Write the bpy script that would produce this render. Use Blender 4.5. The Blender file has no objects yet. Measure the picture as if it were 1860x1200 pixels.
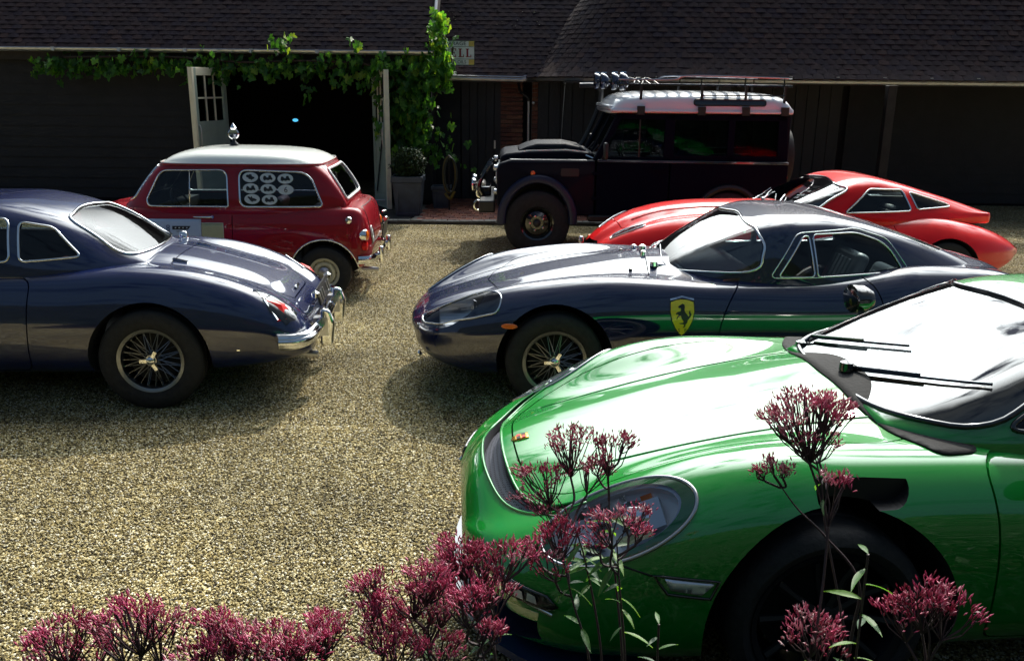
import bpy, bmesh, math, random
import numpy as np
from mathutils import Vector, Matrix, geometry, noise
from mathutils.bvhtree import BVHTree
R = math.radians
PI = math.pi
random.seed(7)
rnd = random.Random(11)
S = bpy.context.scene
COL = S.collection

# ---------------- camera ----------------
F_PX, TH, HC, ROLL = 1600.0, R(15.89), 2.11, 0.0107
cd = bpy.data.cameras.new("camera")
cam = bpy.data.objects.new("camera", cd)
COL.objects.link(cam)
cd.sensor_width = 36.0
cd.lens = F_PX / 1860.0 * 36.0
cd.clip_start = 0.05
cd.clip_end = 500
cam.matrix_world = Matrix.Translation((0, 0, HC)) @ Matrix.Rotation(PI / 2 - TH, 4, 'X') @ Matrix.Rotation(ROLL, 4, 'Z')
S.camera = cam

# ---------------- sun, sky, exposure ----------------
SUN_EL, SUN_AZ = R(43), R(20)          # behind the yard, a little to the right
sund = Vector((math.sin(SUN_AZ) * math.cos(SUN_EL), math.cos(SUN_AZ) * math.cos(SUN_EL), math.sin(SUN_EL)))
ld = bpy.data.lights.new("sun", 'SUN')
ld.energy = 5.0
ld.angle = R(0.6)
ld.color = (1.0, 0.93, 0.80)
sun = bpy.data.objects.new("sun", ld)
COL.objects.link(sun)
sun.rotation_euler = sund.to_track_quat('Z', 'Y').to_euler()
W = bpy.data.worlds.new("World")
S.world = W
W.use_nodes = True
wn, wl = W.node_tree.nodes, W.node_tree.links
wn.clear()
wo = wn.new('ShaderNodeOutputWorld')
bg = wn.new('ShaderNodeBackground')
bg.inputs['Strength'].default_value = 0.058
sky = wn.new('ShaderNodeTexSky')
sky.sky_type = 'NISHITA'
sky.sun_disc = False
sky.sun_elevation = SUN_EL
sky.sun_rotation = SUN_AZ
sky.air_density = 0.7
sky.dust_density = 0.4
sky.ozone_density = 2.5
tc = wn.new('ShaderNodeTexCoord')
mp = wn.new('ShaderNodeMapping')
mp.inputs['Scale'].default_value = (1.0, 1.0, 2.2)
cn = wn.new('ShaderNodeTexNoise')
cn.inputs['Scale'].default_value = 4.6
cn.inputs['Detail'].default_value = 7
cn.inputs['Roughness'].default_value = 0.55
cn.inputs['Distortion'].default_value = 0.25
cr = wn.new('ShaderNodeValToRGB')
cr.color_ramp.elements[0].position = 0.35
cr.color_ramp.elements[1].position = 0.50
dt = wn.new('ShaderNodeVectorMath'); dt.operation = 'DOT_PRODUCT'
dt.inputs[1].default_value = sund
gl = wn.new('ShaderNodeMapRange')       # sunlit cloud is brightest round the sun
gl.interpolation_type = 'SMOOTHSTEP'
gl.inputs['From Min'].default_value = 0.74
gl.inputs['From Max'].default_value = 1.0
gl.inputs['To Min'].default_value = 4.6
gl.inputs['To Max'].default_value = 165.0
cm = wn.new('ShaderNodeVectorMath'); cm.operation = 'SCALE'
ct = wn.new('ShaderNodeMix'); ct.data_type = 'RGBA'      # cloud away from the sun is blue-grey
ct.inputs['A'].default_value = (0.42, 0.66, 1.0, 1)
ct.inputs['B'].default_value = (0.95, 1.0, 1.0, 1)
cf = wn.new('ShaderNodeMapRange')
cf.inputs['From Min'].default_value = 0.3
cf.inputs['From Max'].default_value = 0.8
wl.new(dt.outputs['Value'], cf.inputs['Value'])
wl.new(cf.outputs['Result'], ct.inputs['Factor'])
wl.new(ct.outputs['Result'], cm.inputs[0])
mx = wn.new('ShaderNodeMix'); mx.data_type = 'RGBA'
wl.new(tc.outputs['Generated'], mp.inputs['Vector'])
wl.new(mp.outputs['Vector'], cn.inputs['Vector'])
wl.new(cn.outputs['Fac'], cr.inputs['Fac'])
wl.new(tc.outputs['Generated'], dt.inputs[0])
wl.new(dt.outputs['Value'], gl.inputs['Value'])
wl.new(gl.outputs['Result'], cm.inputs['Scale'])
wl.new(cr.outputs['Color'], mx.inputs['Factor'])
wl.new(sky.outputs['Color'], mx.inputs['A'])
wl.new(cm.outputs['Vector'], mx.inputs['B'])
wl.new(mx.outputs['Result'], bg.inputs['Color'])
wl.new(bg.outputs['Background'], wo.inputs['Surface'])
S.view_settings.view_transform = 'Standard'
S.view_settings.look = 'None'
S.view_settings.exposure = -0.07
S.view_settings.gamma = 1.0
S.view_settings.use_curve_mapping = False
S.cycles.max_bounces = 8
S.cycles.caustics_reflective = False
S.cycles.caustics_refractive = False
S.cycles.transparent_max_bounces = 16

# ---------------- materials ----------------
def mat(name, col, rough=0.5, metal=0.0, coat=0.0, spec=0.5, coat_ior=1.5, coat_rough=0.03, noise_amt=0.0, noise_scale=8.0, bump=0.0,
        bump_scale=60.0, col2=None, emit=0.0, sheen=0.0, obj_coords=True, trans=0.0):
    m = bpy.data.materials.new(name)
    m.use_nodes = True
    n, l = m.node_tree.nodes, m.node_tree.links
    b = n['Principled BSDF']
    b.inputs['Base Color'].default_value = (*col, 1)
    b.inputs['Roughness'].default_value = rough
    b.inputs['Metallic'].default_value = metal
    b.inputs['Specular IOR Level'].default_value = spec
    b.inputs['Coat Weight'].default_value = coat
    b.inputs['Coat IOR'].default_value = coat_ior
    b.inputs['Coat Roughness'].default_value = coat_rough
    b.inputs['Transmission Weight'].default_value = trans
    if sheen: b.inputs['Sheen Weight'].default_value = sheen
    if emit:
        b.inputs['Emission Color'].default_value = (*col, 1)
        b.inputs['Emission Strength'].default_value = emit
    t = n.new('ShaderNodeTexCoord')
    if noise_amt or col2:
        nz = n.new('ShaderNodeTexNoise')
        nz.inputs['Scale'].default_value = noise_scale
        nz.inputs['Detail'].default_value = 6
        l.new(t.outputs['Object'], nz.inputs['Vector'])
        mxx = n.new('ShaderNodeMix'); mxx.data_type = 'RGBA'
        c2 = col2 if col2 else tuple(max(0, c * (1 - noise_amt)) for c in col)
        mxx.inputs['A'].default_value = (*col, 1)
        mxx.inputs['B'].default_value = (*c2, 1)
        rp = n.new('ShaderNodeMapRange')
        rp.inputs['From Min'].default_value = 0.38
        rp.inputs['From Max'].default_value = 0.62
        l.new(nz.outputs['Fac'], rp.inputs['Value'])
        l.new(rp.outputs['Result'], mxx.inputs['Factor'])
        l.new(mxx.outputs['Result'], b.inputs['Base Color'])
    if bump:
        nb = n.new('ShaderNodeTexNoise')
        nb.inputs['Scale'].default_value = bump_scale
        nb.inputs['Detail'].default_value = 4
        l.new(t.outputs['Object'], nb.inputs['Vector'])
        bp = n.new('ShaderNodeBump')
        bp.inputs['Strength'].default_value = bump
        bp.inputs['Distance'].default_value = 0.01
        l.new(nb.outputs['Fac'], bp.inputs['Height'])
        l.new(bp.outputs['Normal'], b.inputs['Normal'])
    return m

def glass(name, tint, ior=1.5, boost=1.0, rough=0.0):
    """thin pane: tinted see-through plus a fresnel mirror"""
    m = bpy.data.materials.new(name)
    m.use_nodes = True
    n, l = m.node_tree.nodes, m.node_tree.links
    n.clear()
    o = n.new('ShaderNodeOutputMaterial')
    mixs = n.new('ShaderNodeMixShader')
    tr = n.new('ShaderNodeBsdfTransparent'); tr.inputs['Color'].default_value = (*tint, 1)
    g = n.new('ShaderNodeBsdfGlossy'); g.inputs['Roughness'].default_value = rough
    f = n.new('ShaderNodeFresnel'); f.inputs['IOR'].default_value = ior
    mu = n.new('ShaderNodeMath'); mu.operation = 'MULTIPLY'; mu.use_clamp = True
    mu.inputs[1].default_value = boost
    l.new(f.outputs['Fac'], mu.inputs[0])
    l.new(mu.outputs[0], mixs.inputs['Fac'])
    l.new(tr.outputs[0], mixs.inputs[1])
    l.new(g.outputs[0], mixs.inputs[2])
    l.new(mixs.outputs[0], o.inputs['Surface'])
    return m

def paint(name, col, metal=0.0, rough=0.35, ior=1.7, col2=None):
    m = mat(name, col, rough, metal, spec=0.12, coat=1.0, coat_ior=ior, coat_rough=0.015, col2=col2, noise_scale=3)
    n, l = m.node_tree.nodes, m.node_tree.links
    b = n['Principled BSDF']
    nz = n.new('ShaderNodeTexNoise')         # faint dust in the gloss
    nz.inputs['Scale'].default_value = 5
    nz.inputs['Detail'].default_value = 8
    t = n.new('ShaderNodeTexCoord')
    l.new(t.outputs['Object'], nz.inputs['Vector'])
    mr = n.new('ShaderNodeMapRange')
    mr.inputs['From Min'].default_value = 0.4
    mr.inputs['From Max'].default_value = 0.8
    mr.inputs['To Min'].default_value = 0.012
    mr.inputs['To Max'].default_value = 0.10
    l.new(nz.outputs['Fac'], mr.inputs['Value'])
    l.new(mr.outputs['Result'], b.inputs['Coat Roughness'])
    return m

M = {}
M['chrome'] = mat('chrome', (0.82, 0.83, 0.84), 0.06, 1.0)
M['facet'] = mat('reflector_facet', (0.86, 0.90, 0.97), 0.48, 0.9)
M['steel'] = mat('brushed_steel', (0.5, 0.5, 0.52), 0.28, 1.0)
M['spoke_steel'] = mat('dull_spoke_steel', (0.30, 0.31, 0.33), 0.3, 1.0)
M['rubber'] = mat('tyre_rubber', (0.018, 0.018, 0.020), 0.75, noise_amt=0.4, noise_scale=30, bump=0.3)
M['black'] = mat('black_trim', (0.012, 0.012, 0.014), 0.4)
M['gloss_black'] = mat('gloss_black', (0.008, 0.009, 0.012), 0.12, coat=1.0)
M['well'] = mat('underseal', (0.010, 0.010, 0.012), 0.9, bump=0.3, noise_amt=0.3)
M['leather'] = mat('black_leather', (0.018, 0.016, 0.018), 0.45, bump=0.15, bump_scale=120, noise_amt=0.2)
M['grey_leather'] = mat('grey_leather', (0.32, 0.34, 0.36), 0.4, bump=0.15, bump_scale=120)
M['dark_red_trim'] = mat('oxblood_trim', (0.12, 0.02, 0.02), 0.5, noise_amt=0.2)
M['glass'] = glass('window_glass', (0.72, 0.80, 0.80), 1.5, 1.1)
M['glass_bright'] = glass('glaring_screen_glass', (0.60, 0.68, 0.70), 1.75, 2.0)
M['glass_off'] = glass('offroad_glass', (0.40, 0.45, 0.50), 1.45, 0.25)
M['glass_dark'] = glass('dark_window_glass', (0.30, 0.33, 0.38), 1.5, 1.1)
M['glass_lens'] = glass('lens_glass', (0.88, 0.93, 0.97), 1.5, 1.2)
M['glass_cover'] = glass('clear_cover', (0.96, 0.98, 1.0), 1.35, 1.0)
M['red_lens'] = mat('red_lens', (0.70, 0.008, 0.006), 0.4, spec=.2, coat=.15, emit=0.0)
M['amber_lens'] = mat('amber_lens', (0.9, 0.16, 0.01), 0.12, coat=1.0)
M['white_lens'] = mat('clear_lens', (0.8, 0.82, 0.84), 0.15, 0.6, coat=1.0)
M['f_paint'] = paint('dark_blue_grey_metallic', (0.002, 0.007, 0.045), 0.0, 0.38, 1.78)
M['b_paint'] = paint('midnight_blue_metallic', (0.001, 0.007, 0.055), 0.0, 0.36, 1.78)
M['m_paint'] = paint('burgundy_red', (0.30, 0.004, 0.014), 0.0, 0.4, 1.40)
M['m_roof'] = paint('old_white', (0.80, 0.83, 0.80), 0.0, 0.4, 1.5)
M['e_paint'] = paint('signal_red', (0.85, 0.003, 0.005), 0.0, 0.35, 1.36)
M['p_paint'] = paint('signal_green', (0.001, 0.24, 0.022), 0.0, 0.4, 1.85)
M['l_paint'] = mat('black_green', (0.0025, 0.004, 0.012), 0.6, spec=.12, coat=.05, coat_rough=.05)
M['l_side'] = mat('black_side_panel', (0.0022, 0.004, 0.013), 0.7, spec=.05)
M['l_roof'] = paint('silver_white', (0.80, 0.84, 0.90), 0.0, 0.35, 1.5)
M['cream'] = mat('cream_wheel_paint', (0.62, 0.58, 0.42), 0.35, coat=0.5)
M['badge_yellow'] = mat('badge_yellow', (0.85, 0.60, 0.02), 0.3, coat=0.6)
M['badge_black'] = mat('badge_black', (0.01, 0.01, 0.01), 0.4)
M['decal_white'] = mat('decal_white', (0.70, 0.74, 0.74), 0.5, noise_amt=0.06, noise_scale=20)
M['decal_white'].use_backface_culling = False
M['decal_blue'] = mat('decal_print_blue', (0.02, 0.05, 0.14), 0.5)
M['mesh_grey'] = mat('mesh_grey', (0.012, 0.013, 0.018), 0.45, 0.3)

# ---------------- mesh helpers ----------------
class MB:
    """collects faces; build() links them as one mesh object"""
    def __init__(s): s.v, s.f, s.mi = [], [], []
    def add(s, vs, fs, mi=0):
        o = len(s.v)
        s.v += [tuple(p) for p in vs]
        s.f += [tuple(i + o for i in f) for f in fs]
        s.mi += [mi] * len(fs)
        return s
    def box(s, c, d, rz=0.0, mi=0, m=None):
        x, y, z = d[0] / 2, d[1] / 2, d[2] / 2
        vs = [Vector((a * x, b * y, e * z)) for a in (-1, 1) for b in (-1, 1) for e in (-1, 1)]
        q = m if m is not None else Matrix.Rotation(rz, 3, 'Z')
        vs = [q @ v + Vector(c) for v in vs]
        return s.add(vs, [(0, 1, 3, 2), (4, 6, 7, 5), (0, 4, 5, 1), (2, 3, 7, 6), (0, 2, 6, 4), (1, 5, 7, 3)], mi)
    def tube(s, pts, r, n=8, mi=0, closed=False, flat=1.0, up=None):
        pts = [Vector(p) for p in pts]
        k = len(pts)
        rs = r if hasattr(r, '__len__') else [r] * k
        vs = []
        prev = None
        for i, p in enumerate(pts):
            if closed: t = pts[(i + 1) % k] - pts[i - 1]
            else: t = pts[min(i + 1, k - 1)] - pts[max(i - 1, 0)]
            t.normalize()
            if up is not None: a = t.cross(Vector(up))
            elif prev is None: a = t.cross(Vector((0, 0, 1))) if abs(t.z) < 0.95 else t.cross(Vector((0, 1, 0)))
            else: a = prev - t * prev.dot(t)
            a.normalize(); prev = a
            b = t.cross(a)
            for j in range(n):
                w = 2 * PI * j / n
                vs.append(p + (a * math.cos(w) * flat + b * math.sin(w)) * rs[i])
        fs = []
        for i in range(k if closed else k - 1):
            i2 = (i + 1) % k
            for j in range(n):
                fs.append((i * n + j, i * n + (j + 1) % n, i2 * n + (j + 1) % n, i2 * n + j))
        if not closed:
            fs.append(tuple(range(n))[::-1]); fs.append(tuple((k - 1) * n + j for j in range(n)))
        return s.add(vs, fs, mi)
    def lathe(s, prof, c=(0, 0, 0), axis='y', n=40, mi=0, sgn=1, closed=False):
        vs = []
        for j in range(n):
            w = 2 * PI * j / n
            for r, a in prof:
                u, v = r * math.cos(w), r * math.sin(w)
                p = {'y': (u, a * sgn, v), 'x': (a * sgn, u, v), 'z': (u, v, a * sgn)}[axis]
                vs.append((p[0] + c[0], p[1] + c[1], p[2] + c[2]))
        k = len(prof)
        fs = []
        for j in range(n):
            j2 = (j + 1) % n
            for i in range(k if closed else k - 1):
                i2 = (i + 1) % k
                fs.append((j * k + i, j * k + i2, j2 * k + i2, j2 * k + i))
        return s.add(vs, fs, mi)
    def prism(s, poly, axis, lo, hi, mi=0):
        """poly: 2D outline; axis y: (x,z), x: (y,z), z: (x,y)"""
        n = len(poly)
        def p3(p, a): return {'y': (p[0], a, p[1]), 'x': (a, p[0], p[1]), 'z': (p[0], p[1], a)}[axis]
        vs = [p3(p, lo) for p in poly] + [p3(p, hi) for p in poly]
        fs = [tuple(range(n))[::-1], tuple(range(n, 2 * n))] + [(i, (i + 1) % n, (i + 1) % n + n, i + n) for i in range(n)]
        return s.add(vs, fs, mi)
    def mesh(s, name, mats, smooth=False, merge=False):
        me = bpy.data.meshes.new(name)
        me.from_pydata(s.v, [], s.f)
        for m in (mats if isinstance(mats, (list, tuple)) else [mats]): me.materials.append(m)
        if any(s.mi): me.polygons.foreach_set('material_index', s.mi)
        bm = bmesh.new(); bm.from_mesh(me)
        if merge: bmesh.ops.remove_doubles(bm, verts=bm.verts, dist=1e-5)
        bmesh.ops.recalc_face_normals(bm, faces=bm.faces)
        bm.to_mesh(me); bm.free()
        if smooth:
            me.polygons.foreach_set('use_smooth', [True] * len(me.polygons))
            if smooth != 'all': me.set_sharp_from_angle(angle=R(40))
        me.update()
        return me
    def build(s, name, mats, parent=None, smooth=False, bevel=0, loc=None, merge=False):
        o = obj(name, s.mesh(name, mats, smooth, merge), parent)
        if bevel: bev(o, bevel)
        if loc: o.location = loc
        return o

def bev(o, w, seg=2):
    b = o.modifiers.new('bevel', 'BEVEL'); b.width = w; b.segments = seg; b.limit_method = 'ANGLE'; b.angle_limit = R(35)
    b.harden_normals = False
    o.data.polygons.foreach_set('use_smooth', [True] * len(o.data.polygons))
    o.data.set_sharp_from_angle(angle=R(35))
    return o

def obj(name, me, parent=None):
    o = bpy.data.objects.new(name, me)
    COL.objects.link(o)
    if parent: o.parent = parent
    return o
def empty(name, loc=(0, 0, 0), rz=0.0, parent=None):
    o = bpy.data.objects.new(name, None)
    o.empty_display_size = 0.1
    COL.objects.link(o)
    o.location = loc; o.rotation_euler = (0, 0, rz)
    if parent: o.parent = parent
    return o
def tag(o, label=None, cat=None, group=None, kind=None):
    if label: o['label'] = label
    if cat: o['category'] = cat
    if group: o['group'] = group
    if kind: o['kind'] = kind
    return o

def pchip(xs, ys, x):
    xs = np.array(xs, float); ys = np.array(ys, float); x = np.clip(np.array(x, float), xs[0], xs[-1])
    h = np.diff(xs); d = np.diff(ys) / h
    m = np.zeros(len(xs)); m[0], m[-1] = d[0], d[-1]
    for i in range(1, len(xs) - 1):
        if d[i - 1] * d[i] > 0:
            w1, w2 = 2 * h[i] + h[i - 1], h[i] + 2 * h[i - 1]
            m[i] = (w1 + w2) / (w1 / d[i - 1] + w2 / d[i])
    i = np.clip(np.searchsorted(xs, x) - 1, 0, len(h) - 1)
    t = (x - xs[i]) / h[i]
    return ((2 * t**3 - 3 * t**2 + 1) * ys[i] + (t**3 - 2 * t**2 + t) * h[i] * m[i] + (-2 * t**3 + 3 * t**2) * ys[i + 1] + (t**3 - t**2) * h[i] * m[i + 1])

def bbasis(n, m):
    """clamped uniform cubic B-spline basis matrix (m samples, n controls)"""
    p = 3
    kn = np.concatenate([np.zeros(p), np.linspace(0, 1, n - p + 1), np.ones(p)])
    t = np.linspace(0, 1, m); t[-1] = 1 - 1e-9
    B = np.zeros((m, len(kn) - 1))
    for i in range(len(kn) - 1): B[:, i] = (t >= kn[i]) & (t < kn[i + 1])
    for k in range(1, p + 1):
        Bn = np.zeros((m, len(kn) - 1 - k))
        for i in range(len(kn) - 1 - k):
            a = kn[i + k] - kn[i]; b = kn[i + k + 1] - kn[i + 1]
            if a > 0: Bn[:, i] += (t - kn[i]) / a * B[:, i]
            if b > 0: Bn[:, i] += (kn[i + k + 1] - t) / b * B[:, i + 1]
        B = Bn
    return B

def loft(rings, mu, mv):
    """rings: stations x half-section points (x,y,z) from top centre to bottom centre; mirrored, smoothed, capped"""
    A = np.array(rings, float)
    L = A[:, ::-1, :] * np.array([1, -1, 1])
    full = np.concatenate([L[:, :-1, :], A], axis=1)
    Bu, Bv = bbasis(full.shape[0], mu), bbasis(full.shape[1], mv)
    G = np.einsum('ai,ijk,bj->abk', Bu, full, Bv)
    mb = MB()
    G[:, 0, 1] = 0; G[:, -1, 1] = 0
    vs = G[:, :-1, :].reshape(-1, 3)
    k = mv - 1
    fs = [(a * k + b, a * k + (b + 1) % k, (a + 1) * k + (b + 1) % k, (a + 1) * k + b) for a in range(mu - 1) for b in range(k)]
    fs.append(tuple(range(k))[::-1]); fs.append(tuple((mu - 1) * k + b for b in range(k)))
    mb.add(vs, fs)
    return mb

class Surf:
    """pristine smooth surface: used for ray casts and to give cut meshes their true normals"""
    def __init__(s, me):
        s.co = [v.co.copy() for v in me.vertices]
        s.no = [v.normal.copy() for v in me.vertices]
        s.faces = [tuple(p.vertices) for p in me.polygons]
        s.bvh = BVHTree.FromPolygons(s.co, s.faces)
        s.key = {(round(c.x, 5), round(c.y, 5), round(c.z, 5)): n for c, n in zip(s.co, s.no)}
    def normal(s, p):
        k = s.key.get((round(p.x, 5), round(p.y, 5), round(p.z, 5)))
        if k is not None: return k, 0.0
        loc, n, i, d = s.bvh.find_nearest(p)
        f = s.faces[i]
        if len(f) != 4: return n, d
        ws = [1.0 / ((s.co[j] - loc).length + 1e-5) for j in f]
        t = sum(ws)
        r = Vector((0, 0, 0))
        for w, j in zip(ws, f): r += s.no[j] * (w / t)
        return r.normalized(), d
    def hit(s, p2, axis, off=0.0, start=5.0, back=-5.0):
        """axis like 'y+' : look along y from the + side. returns point offset along the normal"""
        sg = 1 if axis[1] == '+' else -1
        a = axis[0]
        d = {'y': Vector((0, -sg, 0)), 'x': Vector((-sg, 0, 0)), 'z': Vector((0, 0, -sg))}[a]
        o = {'y': Vector((p2[0], sg * start, p2[1])), 'x': Vector((sg * start, p2[0], p2[1])), 'z': Vector((p2[0], p2[1], sg * start))}[a]
        loc, n, i, dist = s.bvh.ray_cast(o, d)
        if loc is None: return None, None
        n2, _ = s.normal(loc)
        return loc + n2 * off, n2

def boolean(me, cutter, op='DIFFERENCE'):
    a = bpy.data.objects.new('tmp_a', me); b = bpy.data.objects.new('tmp_b', cutter)
    COL.objects.link(a); COL.objects.link(b)
    md = a.modifiers.new('b', 'BOOLEAN'); md.operation = op; md.object = b; md.solver = 'EXACT'
    try: md.material_mode = 'TRANSFER'
    except Exception: pass
    dg = bpy.context.evaluated_depsgraph_get()
    dg.update()
    r = bpy.data.meshes.new_from_object(a.evaluated_get(dg), depsgraph=dg)
    bpy.data.objects.remove(a); bpy.data.objects.remove(b)
    return r

def fix_normals(me, surfs):
    """smooth faces lying on one of the pristine surfaces take its normals, all others stay flat"""
    nrm = [None] * len(me.loops)
    for p in me.polygons:
        p.use_smooth = True
        pn = p.normal
        on = None
        for s in surfs:
            ok = True; tmp = []
            for li in p.loop_indices:
                n, d = s.normal(me.vertices[me.loops[li].vertex_index].co)
                if d > 0.0008: ok = False; break
                tmp.append(n)
            if ok:
                av = Vector((0, 0, 0))
                for n in tmp: av += n
                if av.normalized().dot(pn) > 0.8: on = tmp; break
        for q, li in enumerate(p.loop_indices):
            nrm[li] = on[q] if on else pn
    me.normals_split_custom_set([tuple(n) for n in nrm])
    return me

def offset2(poly, d):
    """grow (d>0) a 2D outline"""
    n = len(poly)
    ar = sum(poly[i][0] * poly[(i + 1) % n][1] - poly[(i + 1) % n][0] * poly[i][1] for i in range(n))
    sg = 1 if ar > 0 else -1
    out = []
    for i in range(n):
        p0, p1, p2 = Vector(poly[i - 1]), Vector(poly[i]), Vector(poly[(i + 1) % n])
        e1, e2 = (p1 - p0).normalized(), (p2 - p1).normalized()
        nn = Vector((e1.y + e2.y, -(e1.x + e2.x)))
        if nn.length < 1e-6: nn = Vector((e1.y, -e1.x))
        nn.normalize()
        c = max(0.4, nn.dot(Vector((e1.y, -e1.x))))
        out.append(tuple(p1 + nn * (sg * d / c)))
    return out

def rpoly(pts, r=0.03, n=5):
    """rounded polygon; r may be a list"""
    out = []
    k = len(pts)
    for i, p in enumerate(pts):
        p = Vector(p); a = Vector(pts[i - 1]); b = Vector(pts[(i + 1) % k])
        rr = r[i] if hasattr(r, '__len__') else r
        da, db = (a - p), (b - p)
        t = min(rr, da.length * 0.49, db.length * 0.49)
        s0, s1 = p + da.normalized() * t, p + db.normalized() * t
        for j in range(n + 1):
            u = j / n
            out.append(tuple(s0 * (1 - u)**2 + p * 2 * u * (1 - u) + s1 * u * u))
    return out
def dense(poly, step):
    out = []
    n = len(poly)
    for i in range(n):
        a, b = Vector(poly[i]), Vector(poly[(i + 1) % n])
        k = max(1, int((b - a).length / step))
        for j in range(k): out.append(tuple(a + (b - a) * (j / k)))
    return out
def spline(pts, m=40, closed=False):
    P = [Vector(p) for p in pts]
    n = len(P); out = []
    seg = n if closed else n - 1
    for i in range(seg):
        g = lambda k: P[k % n] if closed else P[min(max(k, 0), n - 1)]
        p0, p1, p2, p3 = g(i - 1), g(i), g(i + 1), g(i + 2)
        q = max(2, m // seg)
        for j in range(q):
            t = j / q
            out.append(0.5 * ((2 * p1) + (-p0 + p2) * t + (2 * p0 - 5 * p1 + 4 * p2 - p3) * t * t + (-p0 + 3 * p1 - 3 * p2 + p3) * t**3))
    if not closed: out.append(P[-1])
    return out

def patch(surf, poly, axis, off, name, m, parent, step=0.03, thick=0.0, tilt=None):
    """sheet following the surface inside a 2D outline"""
    pl = [Vector(p) for p in dense(poly, step)]
    nb = len(pl)
    x0, x1 = min(p.x for p in pl), max(p.x for p in pl)
    y0, y1 = min(p.y for p in pl), max(p.y for p in pl)
    def inside(q):
        c = False
        for i in range(nb):
            a, b = pl[i], pl[i - 1]
            if (a.y > q.y) != (b.y > q.y) and q.x < (b.x - a.x) * (q.y - a.y) / (b.y - a.y) + a.x: c = not c
        return c
    ins = []
    nx, ny = int((x1 - x0) / step), int((y1 - y0) / step)
    for i in range(1, nx + 1):
        for j in range(1, ny + 1):
            q = Vector((x0 + (i - 0.5 + 0.001 * j) * step, y0 + (j - 0.5) * step))
            if inside(q) and min((q - a).length_squared for a in pl) > (step * 0.35)**2: ins.append(q)
    vs, _, fs, *_r = geometry.delaunay_2d_cdt(pl + ins, [], [list(range(nb))], 1, 1e-6)
    P, N = [], []
    last = None
    for v in vs:
        h, n = surf.hit(v, axis, off)
        if h is None: h, n = (last if last else (Vector((0, 0, 0)), Vector((0, 0, 1))))
        last = (h, n)
        P.append(h); N.append(n)
    mb = MB(); mb.add(P, fs)
    me = bpy.data.meshes.new(name)
    me.from_pydata([tuple(p) for p in P], [], [tuple(f) for f in fs])
    ctr = N[0]
    me.update()
    if len(me.polygons) and sum(pp.normal.dot(N[pp.vertices[0]]) for pp in me.polygons) < 0: me.flip_normals()
    me.polygons.foreach_set('use_smooth', [True] * len(me.polygons))
    me.materials.append(m)
    me.normals_split_custom_set_from_vertices([tuple(n) for n in N])
    o = obj(name, me, parent)
    if thick:
        sm = o.modifiers.new('thickness', 'SOLIDIFY'); sm.thickness = thick; sm.offset = -1
    return o
def outline(surf, poly, axis, off, r, name, m, parent, step=0.03, flat=1.0, closed=True, n=8):
    pts = []
    for p in (dense(poly, step) if closed else [tuple(q) for q in poly]):
        h, _n = surf.hit(p, axis, off)
        if h is not None and (not pts or (h - pts[-1]).length < 0.5): pts.append(h)
    return MB().tube(pts, r, n, closed=closed, flat=flat).build(name, m, parent, smooth='all')

def circle(cx, cy, r, n=40, ry=None):
    return [(cx + r * math.cos(2 * PI * i / n), cy + (ry or r) * math.sin(2 * PI * i / n)) for i in range(n)]

_fontcache = {}
def text_mesh(txt, size):
    k = (txt, size)
    if k not in _fontcache:
        c = bpy.data.curves.new('txt', 'FONT'); c.body = txt; c.size = size; c.align_x = 'CENTER'; c.align_y = 'CENTER'
        c.resolution_u = 3
        o = bpy.data.objects.new('txt', c); COL.objects.link(o)
        dg = bpy.context.evaluated_depsgraph_get()
        me = bpy.data.meshes.new_from_object(o.evaluated_get(dg), depsgraph=dg)
        bpy.data.objects.remove(o)
        _fontcache[k] = [tuple(v.co) for v in me.vertices], [tuple(p.vertices) for p in me.polygons]
    return _fontcache[k]
def text_on(surf, txt, size, c, axis, off, name, m, parent, sx=1.0, flip=1):
    """printed lettering laid on a surface; axis y+ : reads left to right towards -x"""
    v, f = text_mesh(txt, size)
    P = []
    for x, y, z in v:
        h, n = surf.hit((c[0] - x * sx * flip, c[1] + y), axis, off)
        P.append(h)
    return MB().add(P, f).build(name, m, parent)

# ---------------- car building ----------------
def car_body(P, mats, xs=None, mu=150, mv=110):
    x0, x1 = P['x0'], P['x1']
    if xs is None:
        xs = np.concatenate([[x0, x0 + .03, x0 + .08, x0 + .16], np.arange(x0 + .28, x1 - .26, .12), [x1 - .16, x1 - .08, x1 - .03, x1]])
    g = lambda k: pchip([a for a, b in P[k]], [b for a, b in P[k]], xs)
    zc, zf, zv, yf, yw, zw, zb = g('zc'), g('zf'), g('zv'), g('yf'), g('yw'), g('zw'), g('zb')
    fy = P.get('fy', (0.62, 0.86, 1.08))
    rings = []
    for i, x in enumerate(xs):
        a, w = yf[i], yw[i]
        yb = w * 0.90
        pts = [(0, zc[i]), (a * fy[0] * .5, zc[i] + P.get('bulge', 0.0) * 0.3), (a * fy[0], zv[i]), (a * fy[1], zf[i] - .008), (a * fy[2], zf[i]),
               (a + (w - a) * .78, zf[i] - (zf[i] - zw[i]) * .38), (w, zw[i] + (zf[i] - zw[i]) * .25), (w, zw[i] - (zw[i] - zb[i]) * .3),
               (yb + (w - yb) * .6, zb[i] + (zw[i] - zb[i]) * .2), (yb * .8, zb[i]), (yb * .4, zb[i]), (0, zb[i])]
        sw = P.get('sweep', lambda x, y: 0.0)
        rings.append([(x + sw(x, y), y, z) for y, z in pts])
    me = loft(rings, mu, mv).mesh('body', mats, smooth='all')
    return me

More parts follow.
